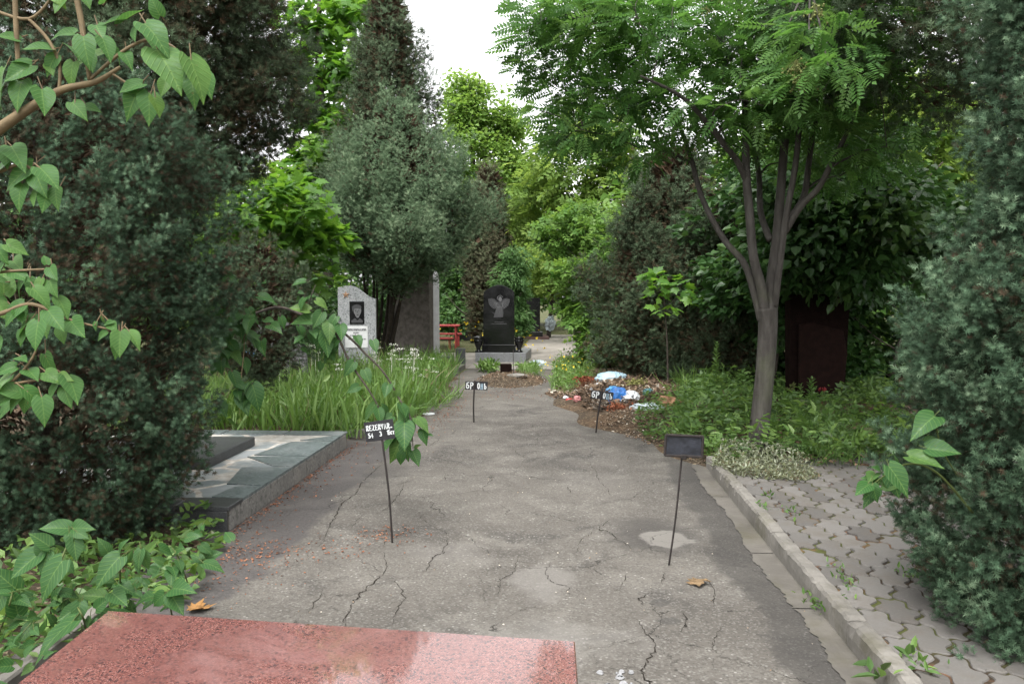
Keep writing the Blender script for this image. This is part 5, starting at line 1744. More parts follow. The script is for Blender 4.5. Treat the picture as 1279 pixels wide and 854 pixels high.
# dark broad-leaved shrubs closing the right side behind the rowan
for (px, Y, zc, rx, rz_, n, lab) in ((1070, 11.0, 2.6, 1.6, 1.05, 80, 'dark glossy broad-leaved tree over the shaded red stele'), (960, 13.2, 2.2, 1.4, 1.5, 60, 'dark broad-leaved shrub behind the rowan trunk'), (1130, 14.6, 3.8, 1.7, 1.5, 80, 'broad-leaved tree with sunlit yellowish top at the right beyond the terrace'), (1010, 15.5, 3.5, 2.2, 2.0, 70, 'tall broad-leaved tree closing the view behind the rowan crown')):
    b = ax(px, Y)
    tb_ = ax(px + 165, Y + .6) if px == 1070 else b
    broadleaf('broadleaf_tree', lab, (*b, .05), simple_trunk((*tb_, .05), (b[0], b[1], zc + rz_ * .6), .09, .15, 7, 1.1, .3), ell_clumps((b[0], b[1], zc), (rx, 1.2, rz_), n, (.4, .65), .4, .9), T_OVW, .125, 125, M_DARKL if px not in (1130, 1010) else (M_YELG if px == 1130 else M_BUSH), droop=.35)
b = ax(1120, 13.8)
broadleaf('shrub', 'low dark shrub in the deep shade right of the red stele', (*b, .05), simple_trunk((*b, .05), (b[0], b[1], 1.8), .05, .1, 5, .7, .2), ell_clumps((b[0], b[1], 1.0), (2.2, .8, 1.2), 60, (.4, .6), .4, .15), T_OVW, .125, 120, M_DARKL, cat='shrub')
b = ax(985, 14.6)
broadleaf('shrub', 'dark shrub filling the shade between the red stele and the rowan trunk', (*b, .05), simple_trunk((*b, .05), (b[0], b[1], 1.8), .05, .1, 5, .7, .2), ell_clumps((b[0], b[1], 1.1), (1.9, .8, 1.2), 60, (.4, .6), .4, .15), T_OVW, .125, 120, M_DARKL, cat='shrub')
# young maple shoot in front of the dark juniper
b = ax(835, 13.2)
broadleaf('maple_sapling', 'pale green maple sapling in front of the dark junipers', (*b, .1), [([np.array([*b, .1]), np.array([b[0] - .02, b[1], .9]), A(828, 350, 13.1)], (.018, .012, .006))], np.array([[*A(822, 362, 13.0), .26], [*A(845, 355, 13.0), .24], [*A(832, 385, 12.9), .24], [*A(862, 372, 13.0), .2], [*A(818, 345, 13.1), .16]]), T_MAPLE, .17, 15, M_MAPLE, droop=.4, cat='sapling')

# far edge of the graveyard: a row of trees of three kinds
kinds = [('mid green', M_MIDL), ('yellow-green', M_YELG), ('dark green', M_BUSH)]
FARP = [(-17, 40, 4.6), (-12.5, 38, 5.2), (-9, 36, 4.6), (-6.2, 40, 5.0), (-3.4, 42, 4.2), (-.6, 45, 4.6), (2.6, 43, 4.6), (5.2, 38, 5.6), (7.6, 33, 6.0), (10, 28, 6.4), (12, 23, 6.4), (9.2, 19.5, 6.0), (13.5, 17, 6.5), (-8.6, 27, 6.2), (-9.2, 20, 6.4), (-8.4, 14.5, 6.0), (5.2, 26, 5.4), (4.4, 21, 4.6)]
WHERE = ['at the far left end of the row', 'second from the left end of the row', 'left behind the tall light maple', 'behind the spire-shaped juniper', 'behind the red table', 'straight at the end of the path', 'right of the path end', 'behind the open ash-leaved tree', 'behind the upright dark juniper', 'behind the rowan crown on the left', 'behind the rowan crown on the right', 'behind the shaded red stele', 'at the right edge beyond the terrace', 'left behind the young maple', 'left behind the overhanging dark juniper', 'behind the left foreground juniper', 'between the ash-leaved tree and dark juniper', 'right behind the hanging bright bush']
for i, (x, y, h) in enumerate(FARP):
    kn, km = kinds[i % 3]
    broadleaf('background_tree', '%s background tree %s' % (kn, WHERE[i]), (x, y, 0), simple_trunk((x, y, 0), (x, y, h * .85), .13, .2, 6, 1.3, .25), ell_clumps((x, y, h * .52), (2.3, 1.5, h * .47), 58, (.7, 1.1), .5, .3), T_OVW, .24, 100, km, group='trees closing the back of the graveyard')

# ---- lilac branches: heart-shaped leaves placed one by one
def lilac(name, label, spec, stems, mat=M_LILAC, fill=(), cat='lilac branch', twig=M_TWIG, seed=1):
    """spec: (base px, base py, tip px, tip py, distance, tilt); the leaf blade runs from base to tip"""
    root = empty(name, stems[0][0][0], label, cat)
    rg = np.random.default_rng(seed)
    lvs = Leaves(); mb = MB()
    for pts, ra in stems:
        sp = smooth_line(pts, 6)
        mb.tube(sp, np.interp(np.linspace(0, 1, len(sp)), np.linspace(0, 1, len(ra)), ra), 7)
    for (bx, by, tx, ty, D, tilt) in spec:
        dz = rg.normal(0, .012)
        b = A(bx, by, D); t = A(tx, ty, D + dz)
        d = t - b
        L = np.linalg.norm(d)
        dn = d / L
        d2 = dn + np.array([0, -.45 + rg.normal(0, .2), 0])
        up = np.array([rg.normal(0, .35) + tilt, -.75 + rg.normal(0, .2), .8])
        T = T_HEARTS[rg.integers(4)]
        lvs.put(T, b[None], d2[None], up[None], np.array([L * .96]), np.array([.45 + rg.normal(0, .2)]))
        mb.tube([b + np.array([rg.normal(0, .008), .012, rg.uniform(.004, .02)]) - dn * .018, b + dn * .01], .0016, 4, cap=False)
    for (px, py, D, n, r, L, dx, dy) in fill:
        for i in range(n):
            b = A(px, py, D) + rg.normal(size=3) * [r, r * .5, r * .8]
            d = np.array([rg.normal(dx, .6), rg.normal(-.4, .4), rg.normal(dy, .4)])
            up = np.array([rg.normal(0, .4), -.55 + rg.normal(0, .3), .9])
            lvs.put(T_HEARTS[rg.integers(4)], b[None], d[None], up[None], np.array([L * rg.uniform(.55, 1.15)]), np.array([.42 + rg.normal(0, .2)]))
            mb.tube([b - d / np.linalg.norm(d) * .03 + [0, .015, .01], b + d * .005], .0016, 4, cap=False)
    mb.build('stem', twig, root, smooth=True)
    lvs.build('leaves', mat, root, smooth=True, lu=True)
    return root


D1 = 2.05
up_spec = [(40, 82, 8, 108, D1, 0), (28, 100, 22, 140, D1, 0), (52, 112, 76, 152, D1 - .1, .3), (12, 95, -12, 130, D1, 0), (5, 85, 0, 120, D1, 0), (66, 62, 28, 62, D1, -.2), (34, 80, 12, 74, D1, 0), (60, 80, 72, 96, D1, 0),
           (93, 42, 63, 40, D1, 0), (86, 58, 120, 66, D1, .2), (104, 46, 122, 88, D1 - .05, .3), (128, 48, 150, 82, D1 - .1, .4), (120, 32, 140, 56, D1, 0), (92, 78, 88, 112, D1, 0), (110, 68, 124, 96, D1, 0), (70, 70, 60, 96, D1, 0),
           (150, 30, 185, 14, D1, .2), (160, 24, 130, 30, D1, 0), (170, 32, 165, 56, D1, .2), (180, 30, 224, 62, D1 - .1, .4), (188, 40, 210, 70, D1, .2), (195, 62, 246, 112, D1 - .1, .5), (214, 68, 238, 94, D1, .2), (236, 72, 268, 128, D1 - .1, .5),
           (248, 88, 275, 124, D1, .4), (222, 84, 228, 116, D1, 0), (178, 105, 148, 120, D1, 0), (174, 112, 166, 152, D1, 0), (186, 116, 196, 156, D1, .2), (192, 122, 206, 150, D1 - .05, .3), (168, 120, 152, 108, D1, 0), (208, 100, 202, 124, D1, 0), (240, 100, 246, 132, D1, .1),
           (80, 0, 70, 22, D1, 0), (105, -5, 118, 14, D1, 0), (65, -12, 88, 10, D1, 0), (130, 4, 150, -10, D1, 0), (90, 128, 112, 146, D1, .2), (105, 134, 130, 140, D1 + .05, 0), (140, 60, 158, 78, D1, 0), (128, 66, 100, 82, D1 + .05, 0), (155, 66, 172, 86, D1, 0), (200, 20, 190, -6, D1, 0), (24, 50, -4, 44, D1, 0)]
lilac('lilac_branch', 'leafy lilac branch crossing the upper left corner', up_spec,
      [([A(-40, 190, D1), A(0, 160, D1), A(45, 130, D1), A(78, 112, D1), A(120, 102, D1), A(150, 84, D1)], (.016, .014, .011, .009, .007, .004)),
       ([A(18, -30, D1), A(20, 30, D1), A(24, 100, D1)], (.006, .006, .005)), ([A(90, -30, D1), A(102, 30, D1), A(112, 100, D1)], (.008, .007, .005)),
       ([A(-20, 8, D1), A(36, 24, D1), A(70, -10, D1)], (.004, .004, .003)), ([A(36, 24, D1), A(60, 50, D1), A(74, 80, D1), A(74, 112, D1)], (.004, .004, .004, .004)), ([A(112, 100, D1), A(160, 60, D1), A(200, 50, D1), A(245, 82, D1)], (.004, .004, .003, .002)),
       ([A(140, 92, D1), A(170, 112, D1), A(185, 120, D1)], (.003, .003, .002))], seed=4)
D2 = 2.1
mid_spec = [(14, 183, 48, 208, D2, .2), (40, 208, 0, 235, D2, 0), (44, 212, 62, 246, D2, .2), (50, 210, 84, 234, D2 - .05, .4), (28, 230, 22, 264, D2, 0), (60, 238, 62, 270, D2, 0), (48, 236, 44, 262, D2, 0), (70, 236, 74, 262, D2, .2), (10, 200, -10, 220, D2, 0), (8, 186, 14, 214, D2, 0)]
lilac('lilac_branch', 'small tuft of lilac leaves at the left edge halfway up the big juniper', mid_spec, [([A(-40, 225, D2), A(0, 214, D2), A(30, 206, D2), A(60, 232, D2)], (.006, .005, .004, .002))], seed=5)
low_spec = [(8, 305, 38, 318, D2, .2), (-5, 308, 14, 328, D2, 0), (58, 330, 58, 316, D2, 0), (62, 334, 80, 352, D2, .2), (15, 340, 45, 345, D2, .2), (5, 330, -8, 362, D2, 0), (40, 360, 74, 378, D2 - .05, .4), (62, 350, 78, 372, D2, .2), (72, 372, 96, 396, D2, .4), (60, 388, 92, 412, D2 - .05, .4), (48, 402, 52, 440, D2 - .1, .1), (55, 398, 66, 420, D2, .1), (40, 400, 14, 418, D2, 0), (30, 380, 0, 402, D2, 0), (88, 400, 116, 420, D2, .4), (30, 345, 16, 372, D2, 0), (20, 388, 36, 404, D2, 0), (75, 410, 84, 430, D2, 0), (52, 348, 46, 366, D2, 0), (30, 412, 24, 432, D2, 0),
            (120, 402, 116, 412, D2, 0), (138, 404, 154, 416, D2, .2), (132, 404, 144, 400, D2, 0), (150, 414, 156, 448, D2 - .05, .1), (160, 414, 184, 428, D2, .4), (146, 420, 138, 434, D2, 0), (134, 414, 120, 422, D2, 0), (150, 424, 146, 448, D2 + .03, 0), (126, 396, 134, 404, D2, 0),
            (22, 446, 42, 444, D2, 0), (28, 490, -8, 478, D2, 0), (34, 462, 60, 470, D2, .3), (56, 465, 86, 476, D2, .3), (30, 486, 62, 506, D2 - .05, .4), (26, 494, 8, 512, D2, 0), (34, 492, 30, 518, D2, 0), (52, 496, 64, 530, D2 - .06, .2), (70, 480, 66, 498, D2, 0), (84, 470, 120, 494, D2, .5), (80, 484, 92, 508, D2, .1), (10, 470, -10, 498, D2, 0), (20, 458, -4, 462, D2, 0), (70, 470, 94, 468, D2, .2), (14, 492, -14, 512, D2, 0)]
lilac('lilac_branch', 'large spray of lilac leaves at the left edge before the middle of the big juniper', low_spec,
      [([A(-40, 400, D2), A(0, 392, D2), A(40, 380, D2), A(90, 400, D2), A(150, 414, D2)], (.008, .006, .005, .003, .002)), ([A(-40, 350, D2), A(0, 340, D2), A(60, 336, D2)], (.005, .004, .002)), ([A(-40, 500, D2), A(10, 480, D2), A(44, 440, D2), A(46, 400, D2)], (.005, .004, .003, .002)), ([A(10, 480, D2), A(50, 474, D2), A(84, 472, D2)], (.003, .003, .002))],
      fill=((5, 350, D2 + .06, 8, .05, .075, .5, -.4), (20, 395, D2 + .05, 6, .05, .07, .5, -.4), (5, 490, D2 + .05, 6, .05, .07, .5, -.4)), seed=6)
# shoots growing at the foot of the left juniper
D3 = 3.35
sh = [(20, 735, -6, 700, D3, 0), (5, 740, -4, 772, D3, 0), (50, 690, 20, 718, D3, 0), (55, 692, 46, 670, D3, 0), (90, 660, 118, 648, D3 + .1, 0), (88, 660, 52, 650, D3 + .1, 0), (95, 664, 112, 668, D3, 0), (92, 672, 104, 700, D3, .2), (85, 668, 94, 682, D3, 0), (60, 690, 56, 720, D3, 0), (78, 700, 48, 746, D3 - .1, 0), (85, 702, 96, 716, D3, 0), (62, 682, 40, 660, D3, 0),
      (150, 695, 118, 728, D3 - .1, .2), (135, 690, 128, 668, D3, 0), (150, 690, 155, 668, D3, 0), (172, 705, 176, 716, D3, 0), (176, 686, 172, 712, D3, .1), (178, 690, 190, 708, D3, .2), (160, 712, 156, 726, D3, 0), (140, 740, 170, 752, D3 - .1, .3), (130, 745, 104, 735, D3, 0), (98, 758, 72, 772, D3 - .1, 0), (92, 775, 38, 808, D3 - .2, 0), (100, 752, 104, 780, D3 - .1, .1), (112, 770, 110, 785, D3 - .1, 0), (120, 760, 140, 742, D3 - .1, .2),
      (205, 742, 185, 758, D3 - .1, 0), (210, 740, 192, 728, D3, 0), (215, 735, 248, 720, D3 - .1, .3), (214, 742, 240, 764, D3 - .1, .3), (185, 730, 176, 720, D3, 0), (210, 690, 226, 680, D3 + .4, 0), (218, 680, 212, 664, D3 + .4, 0), (232, 672, 250, 664, D3 + .5, .1), (204, 702, 192, 690, D3 + .3, 0), (222, 700, 236, 712, D3 + .3, .1), (196, 712, 184, 704, D3 + .1, 0), (168, 740, 184, 744, D3, .2),
      (250, 680, 268, 688, D3 + .8, .1), (246, 690, 258, 704, D3 + .8, .1), (240, 664, 246, 648, D3 + .9, 0)]
bs = [G(60, 800), G(150, 790), G(110, 800), G(215, 770), G(235, 730)]
lilac('lilac_shoots', 'low lilac suckers with heart-shaped leaves behind the red granite slab', sh,
      [([bs[0], A(70, 720, D3), A(92, 664, D3 + .1)], (.006, .005, .003)), ([bs[1], A(150, 720, D3), A(150, 692, D3)], (.006, .004, .003)), ([bs[2], A(105, 775, D3 - .1), A(96, 756, D3 - .1)], (.005, .004, .003)), ([bs[3], A(212, 750, D3), A(212, 738, D3 - .05)], (.005, .004, .003)), ([bs[4], A(225, 700, D3 + .4), A(214, 682, D3 + .4)], (.004, .003, .002)), ([G(-5, 800), A(10, 760, D3), A(16, 736, D3)], (.005, .004, .003))],
      fill=((30, 770, D3, 8, .08, .10, 0, .2), (150, 740, D3 + .1, 12, .10, .09, 0, .2), (200, 715, D3 + .3, 12, .10, .09, .2, .2), (245, 690, D3 + .8, 12, .08, .08, .2, .2), (180, 770, D3 - .05, 8, .07, .085, 0, .1), (90, 720, D3 + .1, 16, .12, .08, 0, .1), (15, 800, D3 - .1, 16, .10, .08, 0, .3), (50, 770, D3, 14, .10, .08, 0, .2), (120, 755, D3, 10, .10, .08, 0, .2), (0, 835, D3 - .3, 10, .07, .07, 0, .3)), mat=M_LILACD, twig=M_STEMG, cat='lilac shoots', seed=7)
# leaning branch reaching over to the lettered plate
D4 = 6.1
sp4 = [(380, 372, 372, 388, D4, 0), (392, 400, 362, 395, D4, 0), (402, 390, 392, 412, D4, 0), (420, 395, 408, 412, D4, .2), (412, 402, 416, 430, D4, .1), (425, 405, 432, 428, D4, 0), (400, 412, 398, 438, D4, 0), (386, 388, 360, 382, D4, 0), (445, 420, 455, 435, D4, 0), (405, 420, 414, 448, D4, 0), (395, 375, 412, 383, D4, 0), (422, 424, 410, 436, D4, 0),
       (466, 425, 474, 442, D4, .2), (442, 452, 430, 470, D4, .2), (448, 482, 432, 490, D4, .1), (455, 462, 465, 480, D4 - .1, .5), (468, 505, 450, 524, D4, 0), (472, 510, 480, 530, D4 - .05, .2), (482, 515, 478, 500, D4, 0), (485, 480, 480, 500, D4, 0), (494, 495, 500, 482, D4, 0), (500, 505, 515, 525, D4 - .1, .2), (506, 512, 498, 535, D4 - .1, 0), (505, 528, 510, 566, D4 - .15, .1), (508, 525, 520, 548, D4 - .1, .1), (512, 508, 518, 524, D4, 0), (520, 522, 542, 534, D4 - .1, .5), (528, 536, 532, 556, D4 - .1, .1), (532, 544, 543, 540, D4 - .1, 0), (494, 545, 474, 565, D4 + .02, 0), (500, 550, 488, 578, D4, 0), (506, 552, 508, 576, D4 - .1, .1), (502, 565, 499, 582, D4 - .1, 0), (516, 563, 526, 582, D4 - .1, .2), (518, 560, 524, 552, D4, 0), (498, 540, 484, 552, D4, 0), (490, 520, 470, 530, D4, 0)]
lilac('lilac_branch', 'long bent lilac branch hanging down behind the REZERVAR plate', sp4,
      [([A(300, 400, D4 + 2.6), A(345, 384, D4 + .8), A(392, 400, D4 + .1), A(420, 411, D4), A(436, 421, D4), A(456, 441, D4), A(480, 466, D4), A(500, 500, D4), A(512, 520, D4 - .1), A(516, 560, D4 - .1)], (.014, .012, .011, .010, .009, .008, .007, .006, .005, .003)),
       ([A(408, 407, D4), A(420, 417, D4), A(437, 452, D4), A(465, 494, D4), A(484, 530, D4)], (.010, .009, .008, .006, .003)), ([A(382, 396, D4 + .1), A(388, 372, D4), A(394, 356, D4)], (.005, .004, .002)), ([A(512, 520, D4 - .1), A(530, 540, D4 - .1)], (.003, .002))],
      fill=((392, 415, D4 + .12, 20, .09, .105, 0, -.6), (408, 440, D4 + .12, 8, .06, .10, .1, -.6), (386, 362, D4 + .2, 7, .05, .09, -.1, -.2)), mat=M_LILACD, twig=M_BARK, seed=8)
D5 = 6.6
lilac('lilac_branch', 'drooping dark lilac leaves beside the right flank of the big left juniper', [(278, 345, 300, 348, D5, 0), (285, 362, 278, 376, D5, 0), (300, 388, 286, 402, D5, 0), (310, 385, 322, 398, D5, 0), (275, 395, 268, 405, D5, 0), (300, 405, 306, 425, D5, .1), (288, 414, 275, 430, D5, 0), (300, 492, 318, 516, D5 - .3, .2), (296, 478, 312, 486, D5 - .3, 0), (315, 480, 330, 512, D5 - .3, .2), (302, 498, 308, 470, D5 - .3, 0), (272, 500, 292, 516, D5 - .3, .4), (290, 465, 300, 488, D5 - .3, 0)],
      [([A(255, 380, D5 + .2), A(280, 370, D5), A(300, 390, D5), A(305, 430, D5), A(300, 480, D5 - .3)], (.008, .007, .005, .004, .003))], fill=((295, 400, D5, 34, .14, .13, .1, -.5), (285, 440, D5, 14, .10, .12, .1, -.6), (285, 355, D5 + .1, 10, .10, .11, .1, -.3), (304, 492, D5 - .3, 5, .06, .14, .1, -.6)), mat=M_LILACD, seed=9)
D6 = 3.5
lilac('lilac_sprig', 'sprig of large heart-shaped leaves sticking out of the right juniper over the pavers', [(1168, 520, 1124, 532, D6, 0), (1172, 524, 1166, 518, D6, 0), (1158, 560, 1200, 562, D6 - .05, .2), (1156, 552, 1176, 545, D6, 0), (1135, 570, 1178, 578, D6 - .05, .1), (1110, 582, 1134, 618, D6 - .1, .3), (1112, 590, 1118, 622, D6, 0), (1090, 605, 1092, 628, D6 - .1, 0), (1085, 605, 1058, 612, D6 - .1, 0), (1096, 600, 1078, 590, D6, 0), (1100, 590, 1092, 575, D6, 0), (1118, 575, 1110, 556, D6, 0), (1095, 610, 1070, 622, D6 - .05, 0)],
      [([A(1215, 640, D6 + .15), A(1170, 590, D6 + .1), A(1130, 580, D6), A(1088, 606, D6 - .1)], (.006, .005, .004, .002)), ([A(1200, 600, D6 + .15), A(1176, 560, D6 + .05), A(1168, 522, D6)], (.004, .003, .002))], fill=((1105, 595, D6, 5, .04, .08, -.5, -.2),), mat=M_LILACD, twig=M_STEMG, seed=10)

# ---- tall grass and white flowers in the left bed
def bed_points(n, poly, zf):
    poly = np.array(poly)
    lo, hi = poly.min(0), poly.max(0)
    out = []
    m = 0
    while m < n:
        p = RNG.uniform(lo, hi, (n * 3, 2))
        ins = np.zeros(len(p), bool)
        j = len(poly) - 1
        for i in range(len(poly)):
            a, b = poly[i], poly[j]
            c = ((a[1] > p[:, 1]) != (b[1] > p[:, 1])) & (p[:, 0] < (b[0] - a[0]) * (p[:, 1] - a[1]) / (b[1] - a[1] + 1e-12) + a[0])
            ins ^= c
            j = i
        out.append(p[ins]); m += ins.sum()
    p = np.concatenate(out)[:n]
    return p


def world_from_path(vu):
    return np.stack([vu[:, 0] * UY + vu[:, 1] * UX, -vu[:, 0] * UX + vu[:, 1] * UY], 1)


def grassy(n, poly, h, lv, path=True, lean=.35, tone=.5, tv=.2, z0=.03, hv=.35, blades=BLADES, width=1.0):
    p = bed_points(n, poly, None)
    if path: p = world_from_path(p)
    th = RNG.uniform(0, 2 * PI, n)
    tuft = (np.sin(p[:, 0] * 5.1 + 2 * np.sin(p[:, 1] * 3.3)) + np.sin(p[:, 1] * 4.7 + 1.5 * np.sin(p[:, 0] * 6.1))) * .25
    hh = h * (1 + tuft * hv) * RNG.uniform(.5, 1.2, n)
    k = RNG.integers(0, len(blades), n)
    for b in range(len(blades)):
        s = k == b
        if not s.any(): continue
        m = s.sum()
        d = np.stack([RNG.normal(0, lean, m), RNG.normal(0, lean, m), np.ones(m)], 1)
        up = np.stack([np.cos(th[s]), np.sin(th[s]), np.zeros(m)], 1)
        pos = np.concatenate([p[s], np.full((m, 1), z0)], 1)
        lv.put((blades[b][0] * [width, 1, 1], blades[b][1]), pos, d, up, hh[s], tone + tuft[s] * .25 + RNG.normal(0, tv, m))
    return p


def weedy(lv, n, poly, T, size, zf, zr=(.02, .2), tone=.5, tv=.2, upb=.5, path=False):
    p = bed_points(n, poly, None)
    vu = np.stack([p[:, 0] * UY - p[:, 1] * UX, p[:, 0] * UX + p[:, 1] * UY], 1)
    z = zf(vu[:, 0], vu[:, 1])
    cl_ = (np.sin(p[:, 0] * 4.3 + 1.7 * np.sin(p[:, 1] * 3.1)) + np.sin(p[:, 1] * 5.3 + p[:, 0] * 2.0)) * .25 + .5
    zz = z + RNG.uniform(zr[0], zr[1], n) * (cl_ * 1.6 + .1)
    pos = np.stack([p[:, 0], p[:, 1], zz], 1)
    d = rand_dirs(n); d[:, 2] = np.abs(d[:, 2]) * upb
    lv.put(T, pos, d, UP + RNG.normal(size=(n, 3)) * .4, size * RNG.uniform(.5, 1.3, n), tone + (cl_ - .5) * .3 + RNG.normal(0, tv, n))


bed_front = [(-5.2, 9.25), (-2.36, 9.25)] + [(float(a), float(b)) for a, b in ledge[1:]] + [(-2.2, 18.2), (-6, 18.2)]
bed_v = [(v, u) for v, u in bed_front]
lv = Leaves()
grassy(6500, bed_v, .57, lv, lean=.25)
grassy(1500, [(-5.2, 9.2), (-2.3, 9.2), (-1.95, 11), (-2.2, 12.5), (-5.0, 12.5)], .64, lv, lean=.32, tone=.62, width=1.9)
grassy(4500, bed_v, .35, lv, lean=.4, tone=.35)
weedy(lv, 1500, [tuple(world_from_path(np.array([q_]))[0]) for q_ in bed_v], T_OVN, .12, lambda a, b: .05 + 0 * a, (.05, .40), .45, .2, .8)
grassy(700, bed_v, .66, lv, lean=.7, tone=.12, tv=.12)
grassy(500, [(-2.5, 9.3), (-2.1, 9.3), (-1.85, 11), (-1.55, 13), (-2.0, 13)], .45, lv, lean=.75, tone=.5)
gr = lv.build('tall_grass', M_GRASS, label='tall bright green grass growing over the grave on the left', cat='grass', kind='stuff')
lv = Leaves(); mbs = MB()
FLS = Leaves()
fp = []
for (x0, x1, y0, y1, n) in ((300, 400, 428, 448, 26), (450, 520, 428, 452, 22), (280, 340, 420, 450, 10), (500, 545, 440, 470, 8), (320, 560, 450, 500, 14)):
    for i in range(n):
        Y = RNG.uniform(12.5, 16.5)
        fp.append(A(RNG.uniform(x0, x1), RNG.uniform(y0, y1), Y))
fp = np.array(fp)
for p in fp:
    n = 16
    off = RNG.normal(size=(n, 3)) * [.035, .035, .010]
    FLS.put(T_OVW, p + off, rand_dirs(n) * [1, 1, .3], UP + RNG.normal(size=(n, 3)) * .4, RNG.uniform(.015, .03, n), RNG.uniform(0, 1, n))
    m = 2
    FLS.put((BLADES[0][0] * [.5, 1, 1], BLADES[0][1]), np.array([[p[0], p[1], .05]]), np.array([[.02, .02, 1.0]]), np.array([[0, 1.0, 0]]), np.array([p[2] - .05]), np.array([0.0]))
FLS.build('white_flowers', M_PETAL, label='small white flower heads among the tall grass', cat='flowers', kind='stuff')

# ---- weeds on the right verge
vg = [tuple(G(*q_, .06)[:2]) for q_ in [(905, 590), (880, 572), (840, 558), (845, 520), (850, 488), (930, 478), (1010, 485), (1110, 500), (1180, 590), (1050, 592), (1000, 588)]]
lv = Leaves()
weedy(lv, 6500, vg, T_OV, .065, verge_z, (.0, .22))
weedy(lv, 2600, vg, T_OVN, .11, verge_z, (.02, .30), .55)
weedy(lv, 900, vg, T_ASH, .16, verge_z, (.02, .22), .5)
grassy(1500, vg, .34, lv, path=False, lean=.5, tone=.6, z0=.08)
grassy(420, [tuple(G(*q_, .06)[:2]) for q_ in [(1015, 588), (1080, 588), (1080, 545), (1010, 545)]], .38, lv, path=False, lean=.55, tone=.62, z0=.08)
grassy(420, [tuple(G(*q_, .06)[:2]) for q_ in [(846, 505), (905, 505), (905, 480), (846, 480)]], .5, lv, path=False, lean=.45, tone=.62, z0=.08)
vb = [tuple(G(*q_, .05)[:2]) for q_ in [(790, 530), (812, 548), (850, 562), (865, 540), (860, 500), (815, 505)]]
weedy(lv, 900, vb, T_OV, .045, verge_z, (.0, .10), .4)
weedy(lv, 500, vb, T_OVN, .08, verge_z, (.0, .14), .45)
grassy(250, vb, .2, lv, path=False, lean=.6, tone=.5, z0=.06)
lv.build('weeds', M_WEED, label='mixed green weeds covering the verge round the rowan trunk', cat='weeds', kind='stuff')
lv = Leaves()
vs = [tuple(G(*q_, .1)[:2]) for q_ in [(888, 583), (925, 598), (1000, 603), (1025, 596), (1005, 582), (900, 570)]]
weedy(lv, 3400, vs, T_OVN, .038, lambda a, b: .09 + 0 * a, (.0, .12), .55, .28, 1.2)
grassy(500, vs, .13, lv, path=False, lean=.7, tone=.3, z0=.09)
lv.build('silvery_groundcover', M_SILV, label='dry silvery ground cover along the end of the paved terrace', cat='ground cover', kind='stuff')
lv = Leaves()
vy = [tuple(G(*q_)[:2]) for q_ in [(688, 490), (712, 498), (745, 478), (742, 458), (700, 455), (692, 470)]]
weedy(lv, 2300, vy, T_OVN, .07, lambda a, b: .02 + 0 * a, (.0, .30), .6, .2, .8)
grassy(500, vy, .4, lv, path=False, lean=.5, tone=.6, z0=.02)
for q_, n in (((610, 464), 200), ((660, 468), 200)):
    c = G(*q_)
    th = RNG.uniform(0, 2 * PI, n); r_ = np.sqrt(RNG.uniform(0, 1, n)) * .22
    p = np.stack([c[0] + r_ * np.cos(th), c[1] + r_ * 2 * np.sin(th), RNG.uniform(.02, .20, n)], 1)
    lv.put(T_OVN, p, rand_dirs(n, .6), UP + RNG.normal(size=(n, 3)) * .4, RNG.uniform(.07, .15, n), RNG.normal(.6, .2, n))
grassy(260, [tuple(G(*q_)[:2]) for q_ in [(645, 476), (680, 478), (676, 466), (650, 464)]], .26, lv, path=False, lean=.4, tone=.6, z0=.1)
lv.build('yellow_weeds', M_GRASS, label='yellowish weeds by the bend of the path and on the soil mound', cat='weeds', kind='stuff')
lv = Leaves()
n = 60
c = G(703, 475)
p = np.stack([c[0] + RNG.normal(0, .22, n), c[1] + RNG.normal(0, .7, n), RNG.uniform(.2, .42, n)], 1)
lv.put(T_OVW, p, rand_dirs(n), UP + RNG.normal(size=(n, 3)) * .3, RNG.uniform(.02, .05, n), RNG.uniform(0, 1, n))
lv.build('small_yellow_flowers', M_YPET, label='small yellow flowers left of the rubbish heap', cat='flowers', kind='stuff')


def tall_weed(px, py, top, D, lab, n=46, lw=.13):
    b = A(px, py, D); t = A(px + 2, top, D)
    b[2] = .1
    root = empty('tall_weed', b, lab, 'weed', 'tall weeds on the verge')
    MB().tube([b, (b + t) / 2 + [.015, 0, 0], t], [.006, .005, .002], 6).build('stem', M_STEMG, root)
    lv = Leaves()
    s = np.linspace(.25, 1, n)
    p = b + (t - b) * s[:, None]
    a = 2.4 * np.arange(n)
    d = np.stack([np.cos(a), np.sin(a), .5 + .6 * s], 1)
    lv.put(T_OVN, p, d, UP + RNG.normal(size=(n, 3)) * .15, lw * (1.1 - .6 * s), RNG.normal(.5, .15, n))
    lv.build('leaves', M_WEED, root)


D_ = 9.3
tall_weed(1012, 535, 474, 9.4, 'tallest narrow-leaved weed standing before the shaded red stele')
tall_weed(998, 535, 480, 9.6, 'slender feathery weed just left of the tallest one', 40, .08)
tall_weed(978, 530, 492, 9.9, 'short dark weed between the rowan trunk and the taller weeds', 36, .09)
tall_weed(893, 505, 428, 12.0, 'tall pale seeding weed left of the rowan trunk', 60, .12)

